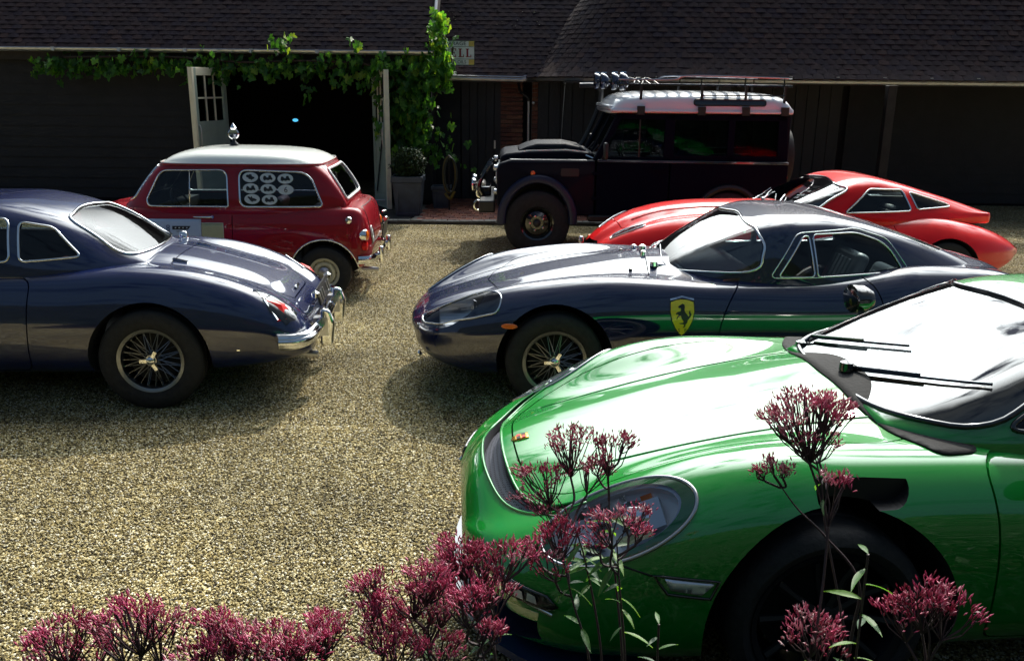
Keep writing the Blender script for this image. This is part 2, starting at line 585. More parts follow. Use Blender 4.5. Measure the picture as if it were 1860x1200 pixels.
def car_cabin(P, mats, mu=90, mv=90, inset=0.0, zlow=None):
    x0, x1 = P['cx0'] + inset * 1.5, P['cx1'] - inset * 1.5
    xs = np.concatenate([[x0, x0 + .03, x0 + .08], np.arange(x0 + .16, x1 - .14, .10), [x1 - .08, x1 - .03, x1]])
    g = lambda k: pchip([a for a, b in P[k]], [b for a, b in P[k]], xs)
    zr, yr, yb = g('zr'), g('yr'), g('yb')
    zs = P['zbase']
    zl = zlow if zlow is not None else zs - .12
    fr = P.get('fr', ((0, 1.0), (.5, .995), (.84, .955), (1.04, .80), (None, .42)))
    rings = []
    for i, x in enumerate(xs):
        h = zr[i] - zs - inset * 0.9
        yt, yo = max(.05, yr[i] - inset), max(.06, yb[i] - inset)
        pts = []
        for a, b in fr:
            y = yt * a if a is not None else (yt * 1.04 * .42 + yo * .58)
            pts.append((x, y, zs + h * b))
        pts += [(x, yo, zs), (x, yo, (zs + zl) / 2), (x, yo * .98, zl), (x, yo * .5, zl), (x, 0, zl)]
        rings.append(pts)
    return loft(rings, mu, mv).mesh('cabin', mats, smooth='all')

def cyl_cutter(x, z, r, y0, y1, m, n=56, r2=None):
    mb = MB()
    for a, b in ((y0, y1), (-y1, -y0)):
        mb.prism(circle(x, z, r, n), 'y', a, b)
    return mb.mesh('cutter', m)

def split(me, poly, axis, lo, hi, gap, mats):
    """cut a panel (door, bonnet...) out of a solid body, leaving an open shut line"""
    c1 = MB().prism(offset2(poly, gap * .5), axis, lo, hi).mesh('c', mats)
    c2 = MB().prism(offset2(poly, -gap * .5), axis, lo, hi).mesh('c', mats)
    return boolean(me, c1, 'DIFFERENCE'), boolean(me, c2, 'INTERSECT')

def wheel(parent, x, y, side, rt=.32, wd=.19, rr=.20, style='wire', steer=0.0):
    w = empty('wheel', (x, y, rt), 0, parent)
    w.rotation_euler = (0, 0, steer)
    h = wd / 2
    tp = [(rr, h * .80), (rr + .01, h * .92), (rr + (rt - rr) * .45, h * 1.04), (rt - .025, h * .96), (rt - .006, h * .82), (rt, h * .6), (rt, h * .12), (rt - .007, h * .09),
          (rt - .007, -h * .09), (rt, -h * .12), (rt, -h * .6), (rt - .006, -h * .82), (rt - .025, -h * .96), (rr + (rt - rr) * .45, -h * 1.04), (rr, -h * .8)]
    MB().lathe(tp, sgn=side, n=64).build('tyre', M['rubber'], w, smooth=True)
    rimm = {'wire': M['spoke_steel'], 'steel': M['cream'], 'black': M['gloss_black'], 'alloy': M['mesh_grey']}[style]
    rp = [(rr - .022, h * .2), (rr - .02, h * .7), (rr - .014, h * .86), (rr, h * .93), (rr + .008, h * .96), (rr + .009, h * .86), (rr - .004, h * .8), (rr - .004, -h * .8), (rr - .03, -h * .5), (rr - .03, h * .2)]
    MB().lathe(rp, sgn=side, n=64).build('rim', rimm, w, smooth=True)
    MB().lathe([(0, -h * .1), (rr * .8, -h * .1), (rr * .85, -h * .9), (0, -h * .9)], sgn=side, n=32).build('brake_drum', M['well'], w)
    if style == 'wire':
        sp = MB().tube([(0, 0, 0), (0, 0, 1)], .0022, 5).mesh('spoke', M['spoke_steel'], smooth=True)
        hb = MB().lathe([(.045, -h * .1), (.04, h * .3), (.034, h * .75), (.036, h * .8), (0, h * .8)], sgn=side, n=24)
        hb.build('hub', M['steel'], w, smooth=True)
        kn = MB().lathe([(.030, h * .8), (.026, h * 1.0), (.015, h * 1.08), (0, h * 1.1)], sgn=side, n=20)
        for a in (0, 2 * PI / 3, 4 * PI / 3):
            kn.box((math.cos(a) * .045, side * h * .92, math.sin(a) * .045), (.05, .012, .022), m=Matrix.Rotation(-a, 3, 'Y'))
        kn.build('knock_off_spinner', M['chrome'], w, smooth=True)
        for k in range(48):
            a = 2 * PI * k / 48
            outer = k % 2
            off = (.42 if (k // 2) % 2 else -.42)
            p = Vector((math.cos(a) * .040, side * (h * .70 if outer else h * .05), math.sin(a) * .040))
            b = a + off * (0.9 if outer else .6)
            q = Vector((math.cos(b) * (rr - .02), side * h * (.28 if outer else .45), math.sin(b) * (rr - .02)))
            o = obj('spoke', sp, w)
            d = q - p
            o.location = p
            o.rotation_euler = d.to_track_quat('Z', 'Y').to_euler()
            o.scale = (1, 1, d.length)
    elif style == 'steel':
        dp = [(rr - .02, h * .45), (rr * .80, h * .5), (rr * .74, h * .75), (rr * .55, h * .78), (rr * .42, h * .55), (0, h * .55)]
        MB().lathe(dp, sgn=side, n=48).build('wheel_disc', rimm, w, smooth=True)
        MB().lathe([(rr * .42, h * .56), (rr * .40, h * .8), (rr * .2, h * .92), (0, h * .95)], sgn=side, n=24).build('hub_cap', M['steel'], w, smooth=True)
        for k in range(8):
            a = 2 * PI * k / 8
            MB().lathe([(0, 0), (.012, 0), (.012, .004), (0, .004)], c=(math.cos(a) * rr * .88, side * h * .5, math.sin(a) * rr * .88), sgn=side, n=10).build('vent_hole', M['well'], w)
    elif style == 'black':
        dp = [(rr - .02, h * .35), (rr * .86, h * .3), (rr * .72, h * .55), (rr * .45, h * .6), (rr * .42, h * .45), (0, h * .45)]
        MB().lathe(dp, sgn=side, n=40).build('wheel_disc', rimm, w, smooth=True)
        MB().lathe([(.05, h * .45), (.045, h * .9), (.02, h * 1.0), (0, h * 1.0)], sgn=side, n=20).build('hub_cap', M['black'], w, smooth=True)
        for k in range(5):
            a = 2 * PI * k / 5
            MB().lathe([(0, 0), (.014, 0), (.014, .02), (0, .024)], c=(math.cos(a) * .09, side * h * .6, math.sin(a) * .09), sgn=side, n=6).build('wheel_nut', M['chrome'], w)
    elif style == 'alloy':
        for k in range(10):
            a = 2 * PI * k / 10
            MB().tube([(math.cos(a) * .04, side * h * .6, math.sin(a) * .04), (math.cos(a + .03) * rr * .6, side * h * .62, math.sin(a + .03) * rr * .6),
                       (math.cos(a + .06) * (rr - .02), side * h * .75, math.sin(a + .06) * (rr - .02))], [.02, .014, .018], 6, flat=.8).build('spoke', rimm, w, smooth=True)
        MB().lathe([(.05, h * .4), (.05, h * .7), (.03, h * .78), (0, h * .78)], sgn=side, n=20).build('hub', rimm, w, smooth=True)
    return w

def seat(parent, x, y, m, z=.30, back=.52, head=False, recl=.30):
    s = empty('seat', (x, y, z), 0, parent)
    c = MB().box((0, 0, .08), (.50, .46, .14)).build('cushion', m, s); bev(c, .05, 3)
    mb = MB().box((0, 0, back / 2), (.11, .46, back)); b = mb.build('backrest', m, s); bev(b, .045, 3)
    b.location = (-.24, 0, .10); b.rotation_euler = (0, -recl, 0)
    for k in range(5):
        r = MB().box((0, 0, back * .5), (.02, .05, back * .74)).build('pleat', m, b); bev(r, .008)
        r.location = (.055, -.13 + k * .065, 0)
    return s
def steering(parent, x, y, z, r=.19, m=None, tilt=R(62)):
    o = MB().tube([(r * math.cos(a), r * math.sin(a), 0) for a in [2 * PI * i / 32 for i in range(32)]], .011, 8, closed=True)
    for a in (R(30), R(150), R(270)): o.tube([(0, 0, -.02), (r * math.cos(a), r * math.sin(a), 0)], .008, 6)
    o.lathe([(.03, -.03), (.03, 0), (0, .005)], axis='z', n=16)
    w = o.build('steering_wheel', m or M['black'], parent, smooth=True)
    w.location = (x, y, z); w.rotation_euler = (0, -tilt, 0)
    return w
# ================= ground =================
def gravel_mat(base=False):
    m = bpy.data.materials.new('gravel_base' if base else 'gravel_stone'); m.use_nodes = True
    n, l = m.node_tree.nodes, m.node_tree.links
    b = n['Principled BSDF']; b.inputs['Roughness'].default_value = 0.8
    b.inputs['Specular IOR Level'].default_value = 0.35
    ramp = n.new('ShaderNodeValToRGB'); e = ramp.color_ramp.elements
    cols = [(0.0, (.05, .04, .028)), (.2, (.10, .078, .030)), (.45, (.29, .225, .088)), (.7, (.49, .39, .17)), (.88, (.68, .61, .38)), (1.0, (.82, .78, .66))]
    e[0].position, e[0].color = 0, (*cols[0][1], 1); e[1].position, e[1].color = 1, (*cols[-1][1], 1)
    for p, c in cols[1:-1]:
        x = e.new(p); x.color = (*c, 1)
    geo = n.new('ShaderNodeNewGeometry')
    big = n.new('ShaderNodeTexNoise'); big.inputs['Scale'].default_value = 1.1; big.inputs['Detail'].default_value = 3
    l.new(geo.outputs['Position'], big.inputs['Vector'])
    mr = n.new('ShaderNodeMapRange'); mr.inputs['From Min'].default_value = .3; mr.inputs['From Max'].default_value = .7
    mr.inputs['To Min'].default_value = .62; mr.inputs['To Max'].default_value = 1.18
    l.new(big.outputs['Fac'], mr.inputs['Value'])
    mul = n.new('ShaderNodeVectorMath'); mul.operation = 'SCALE'
    l.new(ramp.outputs['Color'], mul.inputs[0]); l.new(mr.outputs['Result'], mul.inputs['Scale'])
    l.new(mul.outputs['Vector'], b.inputs['Base Color'])
    if base:
        v = n.new('ShaderNodeTexVoronoi'); v.inputs['Scale'].default_value = 75
        l.new(geo.outputs['Position'], v.inputs['Vector'])
        sx = n.new('ShaderNodeSeparateColor'); l.new(v.outputs['Color'], sx.inputs['Color'])
        l.new(sx.outputs['Red'], ramp.inputs['Fac'])
        bp = n.new('ShaderNodeBump'); bp.inputs['Strength'].default_value = 1; bp.inputs['Distance'].default_value = .012; bp.invert = True
        l.new(v.outputs['Distance'], bp.inputs['Height']); l.new(bp.outputs['Normal'], b.inputs['Normal'])
    else:
        a = n.new('ShaderNodeAttribute'); a.attribute_name = 'tone'; a.attribute_type = 'GEOMETRY'
        l.new(a.outputs['Fac'], ramp.inputs['Fac'])
    return m
GB = gravel_mat(True); GS = gravel_mat(False)
gx = MB().add([(-90, -60, 0), (90, -60, 0), (90, 140, 0), (-90, 140, 0)], [(0, 1, 2, 3)]).build('ground', GB)
tag(gx, kind='structure')

def gravel():
    ng = bpy.data.node_groups.new('gravel_scatter', 'GeometryNodeTree')
    ng.interface.new_socket('Geometry', in_out='INPUT', socket_type='NodeSocketGeometry')
    ng.interface.new_socket('Geometry', in_out='OUTPUT', socket_type='NodeSocketGeometry')
    n, l = ng.nodes, ng.links
    gi, go = n.new('NodeGroupInput'), n.new('NodeGroupOutput')
    g1 = n.new('GeometryNodeMeshGrid'); g1.inputs['Size X'].default_value = 1.04; g1.inputs['Size Y'].default_value = 1.04
    dp = n.new('GeometryNodeDistributePointsOnFaces'); dp.inputs['Density'].default_value = 10500
    l.new(g1.outputs['Mesh'], dp.inputs['Mesh'])
    ico = n.new('GeometryNodeMeshIcoSphere'); ico.inputs['Radius'].default_value = 1; ico.inputs['Subdivisions'].default_value = 1
    rs = n.new('FunctionNodeRandomValue'); rs.data_type = 'FLOAT_VECTOR'
    rs.inputs['Min'].default_value = (.0028, .0028, .0022); rs.inputs['Max'].default_value = (.0080, .0074, .0052)
    rr = n.new('FunctionNodeRandomValue'); rr.data_type = 'FLOAT_VECTOR'
    rr.inputs['Min'].default_value = (-.5, -.5, 0); rr.inputs['Max'].default_value = (.5, .5, 6.28)
    ip = n.new('GeometryNodeInstanceOnPoints')
    l.new(dp.outputs['Points'], ip.inputs['Points']); l.new(ico.outputs['Mesh'], ip.inputs['Instance'])
    l.new(rs.outputs['Value'], ip.inputs['Scale']); l.new(rr.outputs['Value'], ip.inputs['Rotation'])
    sa = n.new('GeometryNodeStoreNamedAttribute'); sa.domain = 'INSTANCE'; sa.data_type = 'FLOAT'
    sa.inputs['Name'].default_value = 'tone'
    rt = n.new('FunctionNodeRandomValue'); rt.data_type = 'FLOAT'; rt.inputs['Seed'].default_value = 3
    l.new(ip.outputs['Instances'], sa.inputs['Geometry'])
    l.new([o for o in rt.outputs if o.type == 'VALUE'][0], sa.inputs['Value'])
    re = n.new('GeometryNodeRealizeInstances'); l.new(sa.outputs['Geometry'], re.inputs['Geometry'])
    sm = n.new('GeometryNodeSetMaterial'); sm.inputs['Material'].default_value = GS
    l.new(re.outputs['Geometry'], sm.inputs['Geometry'])
    tile = n.new('GeometryNodeGeometryToInstance'); l.new(sm.outputs['Geometry'], tile.inputs['Geometry'])
    mp = n.new('GeometryNodeMeshToPoints'); l.new(gi.outputs[0], mp.inputs['Mesh'])
    ri = n.new('FunctionNodeRandomValue'); ri.data_type = 'INT'
    [s for s in ri.inputs if s.name == 'Min' and s.type == 'INT'][0].default_value = 0
    [s for s in ri.inputs if s.name == 'Max' and s.type == 'INT'][0].default_value = 3
    mm = n.new('ShaderNodeMath'); mm.operation = 'MULTIPLY'; mm.inputs[1].default_value = PI / 2
    l.new([o for o in ri.outputs if o.type == 'INT'][0], mm.inputs[0])
    cx = n.new('ShaderNodeCombineXYZ'); l.new(mm.outputs[0], cx.inputs['Z'])
    i2 = n.new('GeometryNodeInstanceOnPoints')
    l.new(mp.outputs['Points'], i2.inputs['Points']); l.new(tile.outputs['Instances'], i2.inputs['Instance']); l.new(cx.outputs['Vector'], i2.inputs['Rotation'])
    l.new(i2.outputs['Instances'], go.inputs[0])
    vs = []
    for j in range(11):
        y = 2.62 + j
        hw = 0.62 * y + 1.0
        for i in range(-10, 11):
            if abs(i) <= hw: vs.append((i, y, .004))
    me = bpy.data.meshes.new('gravel'); me.from_pydata(vs, [], []); me.materials.append(GS)
    o = obj('gravel', me)
    md = o.modifiers.new('scatter', 'NODES'); md.node_group = ng
    tag(o, kind='stuff', label='pale honey gravel of small loose stones covering the yard')
gravel()

# brick apron and its kerb of grey setts before the buildings
brickm = [mat('apron_brick_%d' % i, c, .8, noise_amt=.35, noise_scale=14, bump=.5) for i, c in enumerate([(.20, .065, .04), (.26, .085, .05), (.16, .05, .038)])]
setm = mat('grey_sett', (.16, .16, .15), .7, noise_amt=.4, noise_scale=20, bump=.5)
mort = mat('mortar', (.20, .19, .17), .9, noise_amt=.3)
dirt = mat('apron_bed', (.06, .055, .05), .95, noise_amt=.4, bump=.4)
ap = MB().box((2.5, 14.62, .014), (8.1, 2.60, .028)).build('apron', mort)
tag(ap, kind='structure')
bms = [bev_me for bev_me in [MB().box((0, 0, 0), (.112, .212, .05)).mesh('brick', m) for m in brickm]]
k = 0
rest = MB()
for j in range(11):
    for i in range(58):
        x = -1.42 + i * .124 + (.06 if j % 2 else 0); y = 13.50 + j * .224
        if x > 5.2: continue
        z = .020 + rnd.uniform(-.004, .004)
        if x < 1.15 or (y < 14.2 and x < 2.0 and k < 300):
            if k < 300:
                o = obj('brick', bms[rnd.randrange(3)], ap); o.location = (x, y, z)
                o.rotation_euler = (rnd.uniform(-.02, .02), rnd.uniform(-.02, .02), rnd.uniform(-.02, .02)); k += 1
                continue
        rest.box((x, y, z), (.112, .212, .05), mi=rnd.randrange(3))
tag(rest.build('brickwork', brickm, ap), kind='stuff')
kb = MB().box((1.2, 13.25, .02), (8.6, .17, .04)).build('kerb_bed', dirt); tag(kb, kind='structure')
sm_ = MB().box((0, 0, 0), (.175, .13, .07)).mesh('sett', setm)
for i in range(46):
    o = obj('sett', sm_, kb); o.location = (-2.95 + i * .186, 13.25, .022 + rnd.uniform(-.005, .005)); o.rotation_euler = (rnd.uniform(-.04, .04), 0, rnd.uniform(-.03, .03))
fl = MB().box((-6.2, 14.65, .012), (9.2, 2.6, .024)).build('forecourt', mat('dark_concrete', (.045, .045, .045), .85, noise_amt=.4, noise_scale=3, bump=.4))
tag(fl, kind='structure')

# ================= buildings =================
tilem = [mat('clay_tile_%d' % i, c, .85, spec=.12, noise_amt=.35, noise_scale=9, bump=.4, bump_scale=40) for i, c in enumerate([(.027, .018, .024), (.032, .020, .024), (.022, .016, .026), (.042, .025, .027)])]
lich = mat('lichen_spot', (.45, .45, .38), .9)
board = mat('black_weatherboard', (.007, .007, .010), .7, noise_amt=.4, noise_scale=4, bump=.5, bump_scale=25)
board2 = mat('dark_stained_door', (.009, .010, .015), .6, noise_amt=.3, noise_scale=5, bump=.4, bump_scale=30)
oak = mat('dark_oak', (.020, .015, .014), .7, noise_amt=.5, noise_scale=6, bump=.5, bump_scale=30)
gut = mat('grey_gutter', (.58, .60, .66), .28, .75, noise_amt=.15)
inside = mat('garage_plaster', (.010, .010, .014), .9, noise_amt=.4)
def tile_roof(parent, frames, name='roof_tile', near=300):
    """frames: list of (pos, matrix3, priority); the nearest become parts, the rest one mass"""
    tm = [MB().add([(-.081, -.135, .0), (.081, -.135, .0), (.081, .135, -.016), (-.081, .135, -.016), (-.081, -.135, .022), (-.03, -.137, .026), (.03, -.137, .026), (.081, -.135, .022),
                    (.081, .135, -.002), (.03, .135, .002), (-.03, .135, .002), (-.081, .135, -.002)],
                   [(4, 5, 10, 11), (5, 6, 9, 10), (6, 7, 8, 9), (0, 1, 7, 6, 5, 4), (2, 3, 11, 10, 9, 8), (0, 4, 11, 3), (1, 2, 8, 7), (0, 3, 2, 1)]).mesh('roof_tile', m) for m in tilem]
    frames.sort(key=lambda f: f[2])
    mb = MB()
    for i, (p, q, _d) in enumerate(frames):
        q = q @ Matrix.Rotation(rnd.uniform(-.016, .016), 3, 'Z') @ Matrix.Rotation(rnd.uniform(-.03, .03), 3, 'X') @ Matrix.Rotation(rnd.uniform(-.02, .02), 3, 'Y')
        c = rnd.choices(range(4), [5, 4, 3, 1])[0]
        if i < near:
            o = obj(name, tm[c], parent)
            o.matrix_local = Matrix.Translation(p) @ q.to_4x4()
        else:
            vs = [q @ v.co + p for v in tm[c].vertices]
            mb.add(vs, [tuple(f.vertices) for f in tm[c].polygons], c)
    if mb.v: tag(mb.build('roof_tiling', tilem, parent), kind='stuff')
def plane_frames(x0, x1, y0, z0, pitch, n, cond=None, gauge=.10):
    fr = []
    q = Matrix.Rotation(pitch + .02, 3, 'X')
    for k in range(n):
        d = .06 + k * gauge
        for i in range(int((x1 - x0) / .165)):
            x = x0 + .083 + i * .165 + (.0825 if k % 2 else 0)
            if x > x1 - .05: continue
            if cond and not cond(x, k): continue
            p = Vector((x, y0 + d * math.cos(pitch), z0 + d * math.sin(pitch) + .02))
            px = 930 + 1600 * p.x / (p.y * .96 + .5)
            inview = 300 < px < 1560 and p.z < 3.5
            fr.append((p, q, (0 if inview else 50) + k * .2 + abs(p.x) * .1))
    return fr
def boards(parent, x0, x1, y, z0, z1, name='weatherboard', m=board, h=.17):
    k = 0
    z = z0
    while z < z1 - .01:
        hh = min(h, z1 - z)
        o = MB().add([(x0, y - .028, z), (x1, y - .028, z), (x1, y - .006, z + hh), (x0, y - .006, z + hh), (x0, y, z), (x1, y, z), (x1, y, z + hh), (x0, y, z + hh)],
                     [(0, 1, 2, 3), (0, 4, 5, 1), (3, 2, 6, 7), (1, 5, 6, 2), (0, 3, 7, 4)]).build(name, m, parent)
        z += h; k += 1

def left_garage():
    b = empty('garage', (0, 0, 0))
    tag(b, 'low black timber garage with open cream doors under a dark tiled roof', 'garage')
    P = .80; EY, EZ = 14.78, 2.55
    L = 3.6
    wall = empty('wall', parent=b)
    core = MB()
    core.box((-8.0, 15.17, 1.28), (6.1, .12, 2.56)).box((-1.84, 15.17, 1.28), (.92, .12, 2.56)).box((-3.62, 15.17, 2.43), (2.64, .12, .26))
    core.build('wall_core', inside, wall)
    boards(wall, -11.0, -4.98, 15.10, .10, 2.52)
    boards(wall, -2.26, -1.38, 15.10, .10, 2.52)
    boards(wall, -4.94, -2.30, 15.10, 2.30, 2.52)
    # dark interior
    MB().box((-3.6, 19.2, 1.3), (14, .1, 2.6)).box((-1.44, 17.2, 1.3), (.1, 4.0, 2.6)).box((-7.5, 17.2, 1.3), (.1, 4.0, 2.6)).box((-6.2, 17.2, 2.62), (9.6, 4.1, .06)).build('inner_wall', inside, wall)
    for x in (-4.97, -2.27): bev(MB().box((x, 15.06, 1.16), (.09, .14, 2.32)).build('door_post', oak, wall), .006)
    bev(MB().box((-3.62, 15.05, 2.30), (2.8, .16, .12)).build('lintel', oak, wall), .006)
    rf = empty('roof', parent=b)
    c, s = math.cos(P), math.sin(P)
    MB().add([(-11.2, EY, EZ - .03), (-1.33, EY, EZ - .03), (-1.33, EY + L * c, EZ + L * s - .03), (-11.2, EY + L * c, EZ + L * s - .03), (-11.2, EY + 2 * L * c, EZ), (-1.33, EY + 2 * L * c, EZ)],
             [(0, 1, 2, 3), (3, 2, 5, 4), (1, 5, 2), (0, 3, 4)]).build('roof_deck', oak, rf)
    tile_roof(rf, plane_frames(-11.1, -1.33, EY - .02, EZ, P, 30))
    bev(MB().add([(-1.33, EY - .06, EZ - .10), (-1.29, EY - .06, EZ - .10), (-1.29, EY + L * c, EZ + L * s - .05), (-1.33, EY + L * c, EZ + L * s - .05),
              (-1.33, EY - .06, EZ + .05), (-1.29, EY - .06, EZ + .05), (-1.29, EY + L * c, EZ + L * s + .08), (-1.33, EY + L * c, EZ + L * s + .08)],
             [(0, 1, 2, 3), (4, 5, 6, 7), (0, 4, 7, 3), (1, 2, 6, 5), (0, 1, 5, 4), (2, 3, 7, 6)]).build('bargeboard', gut, rf), .004)
    MB().box((-6.2, EY + .16, EZ - .12), (9.8, .04, .18)).build('fascia', oak, rf)
    g = MB()
    for (x0, x1) in ((-11.1, -1.3),):
        n = 10
        prof = [(EY - .10 + .055 * (1 - math.cos(PI * i / 8)) , EZ - .03 - .055 * math.sin(PI * i / 8)) for i in range(9)]
        vs = [(x, y, z) for x in (x0, x1) for y, z in prof] 
        g.add(vs, [(i, i + 1, i + 10, i + 9) for i in range(8)])
        g.tube([(x0, EY - .10, EZ - .028), (x1, EY - .10, EZ - .028)], .009, 6)
    g.build('gutter', gut, rf, smooth=True)
    for i in range(9):
        MB().box((-2.1 - i * 1.05, EY - .11, EZ - .045), (.05, .02, .06)).build('gutter_bracket', gut, rf)
    return b
left_garage()

creamd = mat('cream_door_paint', (.80, .77, .60), .5, noise_amt=.12, noise_scale=5, bump=.1)
greend = mat('sage_door_paint', (.34, .42, .37), .55, noise_amt=.15, noise_scale=4, bump=.1)
iron = mat('galvanised_iron', (.45, .46, .48), .4, .8)
dglass = glass('door_glass', (.25, .30, .32), 1.5, .8)
def door_leaf(hinge, ang, wdt, label, flip):
    d = empty('garage_door', (hinge[0], hinge[1], .04), ang)
    tag(d, label, 'door', 'open cream garage doors')
    H = 2.20; T = .05
    # x runs from the hinge to the free edge
    def bx(n, x0, x1, z0, z1, t=T, m=greend, y=0):
        return bev(MB().box(((x0 + x1) / 2, y, (z0 + z1) / 2), (x1 - x0, t, z1 - z0)).build(n, m, d), .004)
    bx('stile', 0, .10, 0, H); bx('stile', wdt - .10, wdt, 0, H, m=greend)
    bx('edge_lipping', wdt, wdt + .03, 0, H, T + .004, creamd)
    bx('edge_lipping', wdt - .02, wdt + .03, 0, H, .012, creamd, y=-T / 2 - .007)
    bx('edge_lipping', wdt - .02, wdt + .03, 0, H, .012, creamd, y=T / 2 + .007)
    bx('rail', .10, wdt - .10, H - .12, H, m=creamd); bx('rail', .10, wdt - .10, 1.22, 1.38); bx('rail', .10, wdt - .10, 0, .20)
    bx('panel', .10, wdt - .10, .20, 1.22, .02)
    for i in (1, 2):
        x = .10 + (wdt - .20) * i / 3
        bx('glazing_bar', x - .012, x + .012, 1.38, H - .12, .04, creamd)
    bx('glazing_bar', .10, wdt - .10, 1.725, 1.75, .038, creamd)
    for i in range(3):
        for j in range(2):
            x0 = .10 + (wdt - .20) * i / 3; x1 = .10 + (wdt - .20) * (i + 1) / 3
            z0, z1 = ((1.38, 1.725), (1.75, H - .12))[j]
            MB().box(((x0 + x1) / 2, 0, (z0 + z1) / 2), (x1 - x0 - .02, .004, z1 - z0)).build('pane', dglass, d)
    for s in (-1, 1):
        yy = s * .055
        MB().tube(spline([(wdt - .06, s * .02, 1.32), (wdt - .06, yy, 1.30), (wdt - .06, yy + s * .01, 1.16), (wdt - .06, yy, 1.02), (wdt - .06, s * .02, 1.00)], 16), .010, 8).build('pull_handle', iron, d, smooth=True)
    MB().box((wdt - .05, -.03, 1.98), (.025, .02, .30)).box((wdt - .05, -.035, 1.80), (.04, .03, .05)).build('bolt', M['black'], d)
    MB().tube([(.15, -.035, .25), (wdt - .15, -.035, 1.10)], .012, 6).build('brace_rod', M['black'], d)
    return d
door_leaf((-4.76, 15.0), math.atan2(-.88, -.24), .90, 'cream framed glazed garage door swung open behind the red estate car roof', 1)
door_leaf((-2.33, 15.02), math.atan2(-.51, .28), .60, 'narrow cream edged garage door standing open beside the climbing vine', 1)
tag(MB().tube([(-2.9, 14.62, .17), (-2.12, 14.60, .17)], .012, 8).build('door_stay', iron, smooth=True), 'thin pale steel stay bar low across the garage opening', 'bar')
# small cyan lamp deep in the garage
lm = empty('indicator_lamp', (-4.60, 19.0, 1.24)); tag(lm, 'tiny glowing cyan lamp deep inside the dark garage', 'lamp')
MB().lathe([(0, -.012), (.05, -.010), (.06, 0), (.04, .014), (0, .018)], axis='y', sgn=-1, n=16).build('lamp_glass', mat('cyan_glow', (.10, .55, .9), .4, emit=1.3), lm, smooth=True).scale = (1, 1, .55)
MB().box((0, .03, 0), (.16, .05, .10)).build('lamp_housing', M['black'], lm)
MB().box((0, .10, 0), (.5, .06, .4)).build('lamp_panel', inside, lm)

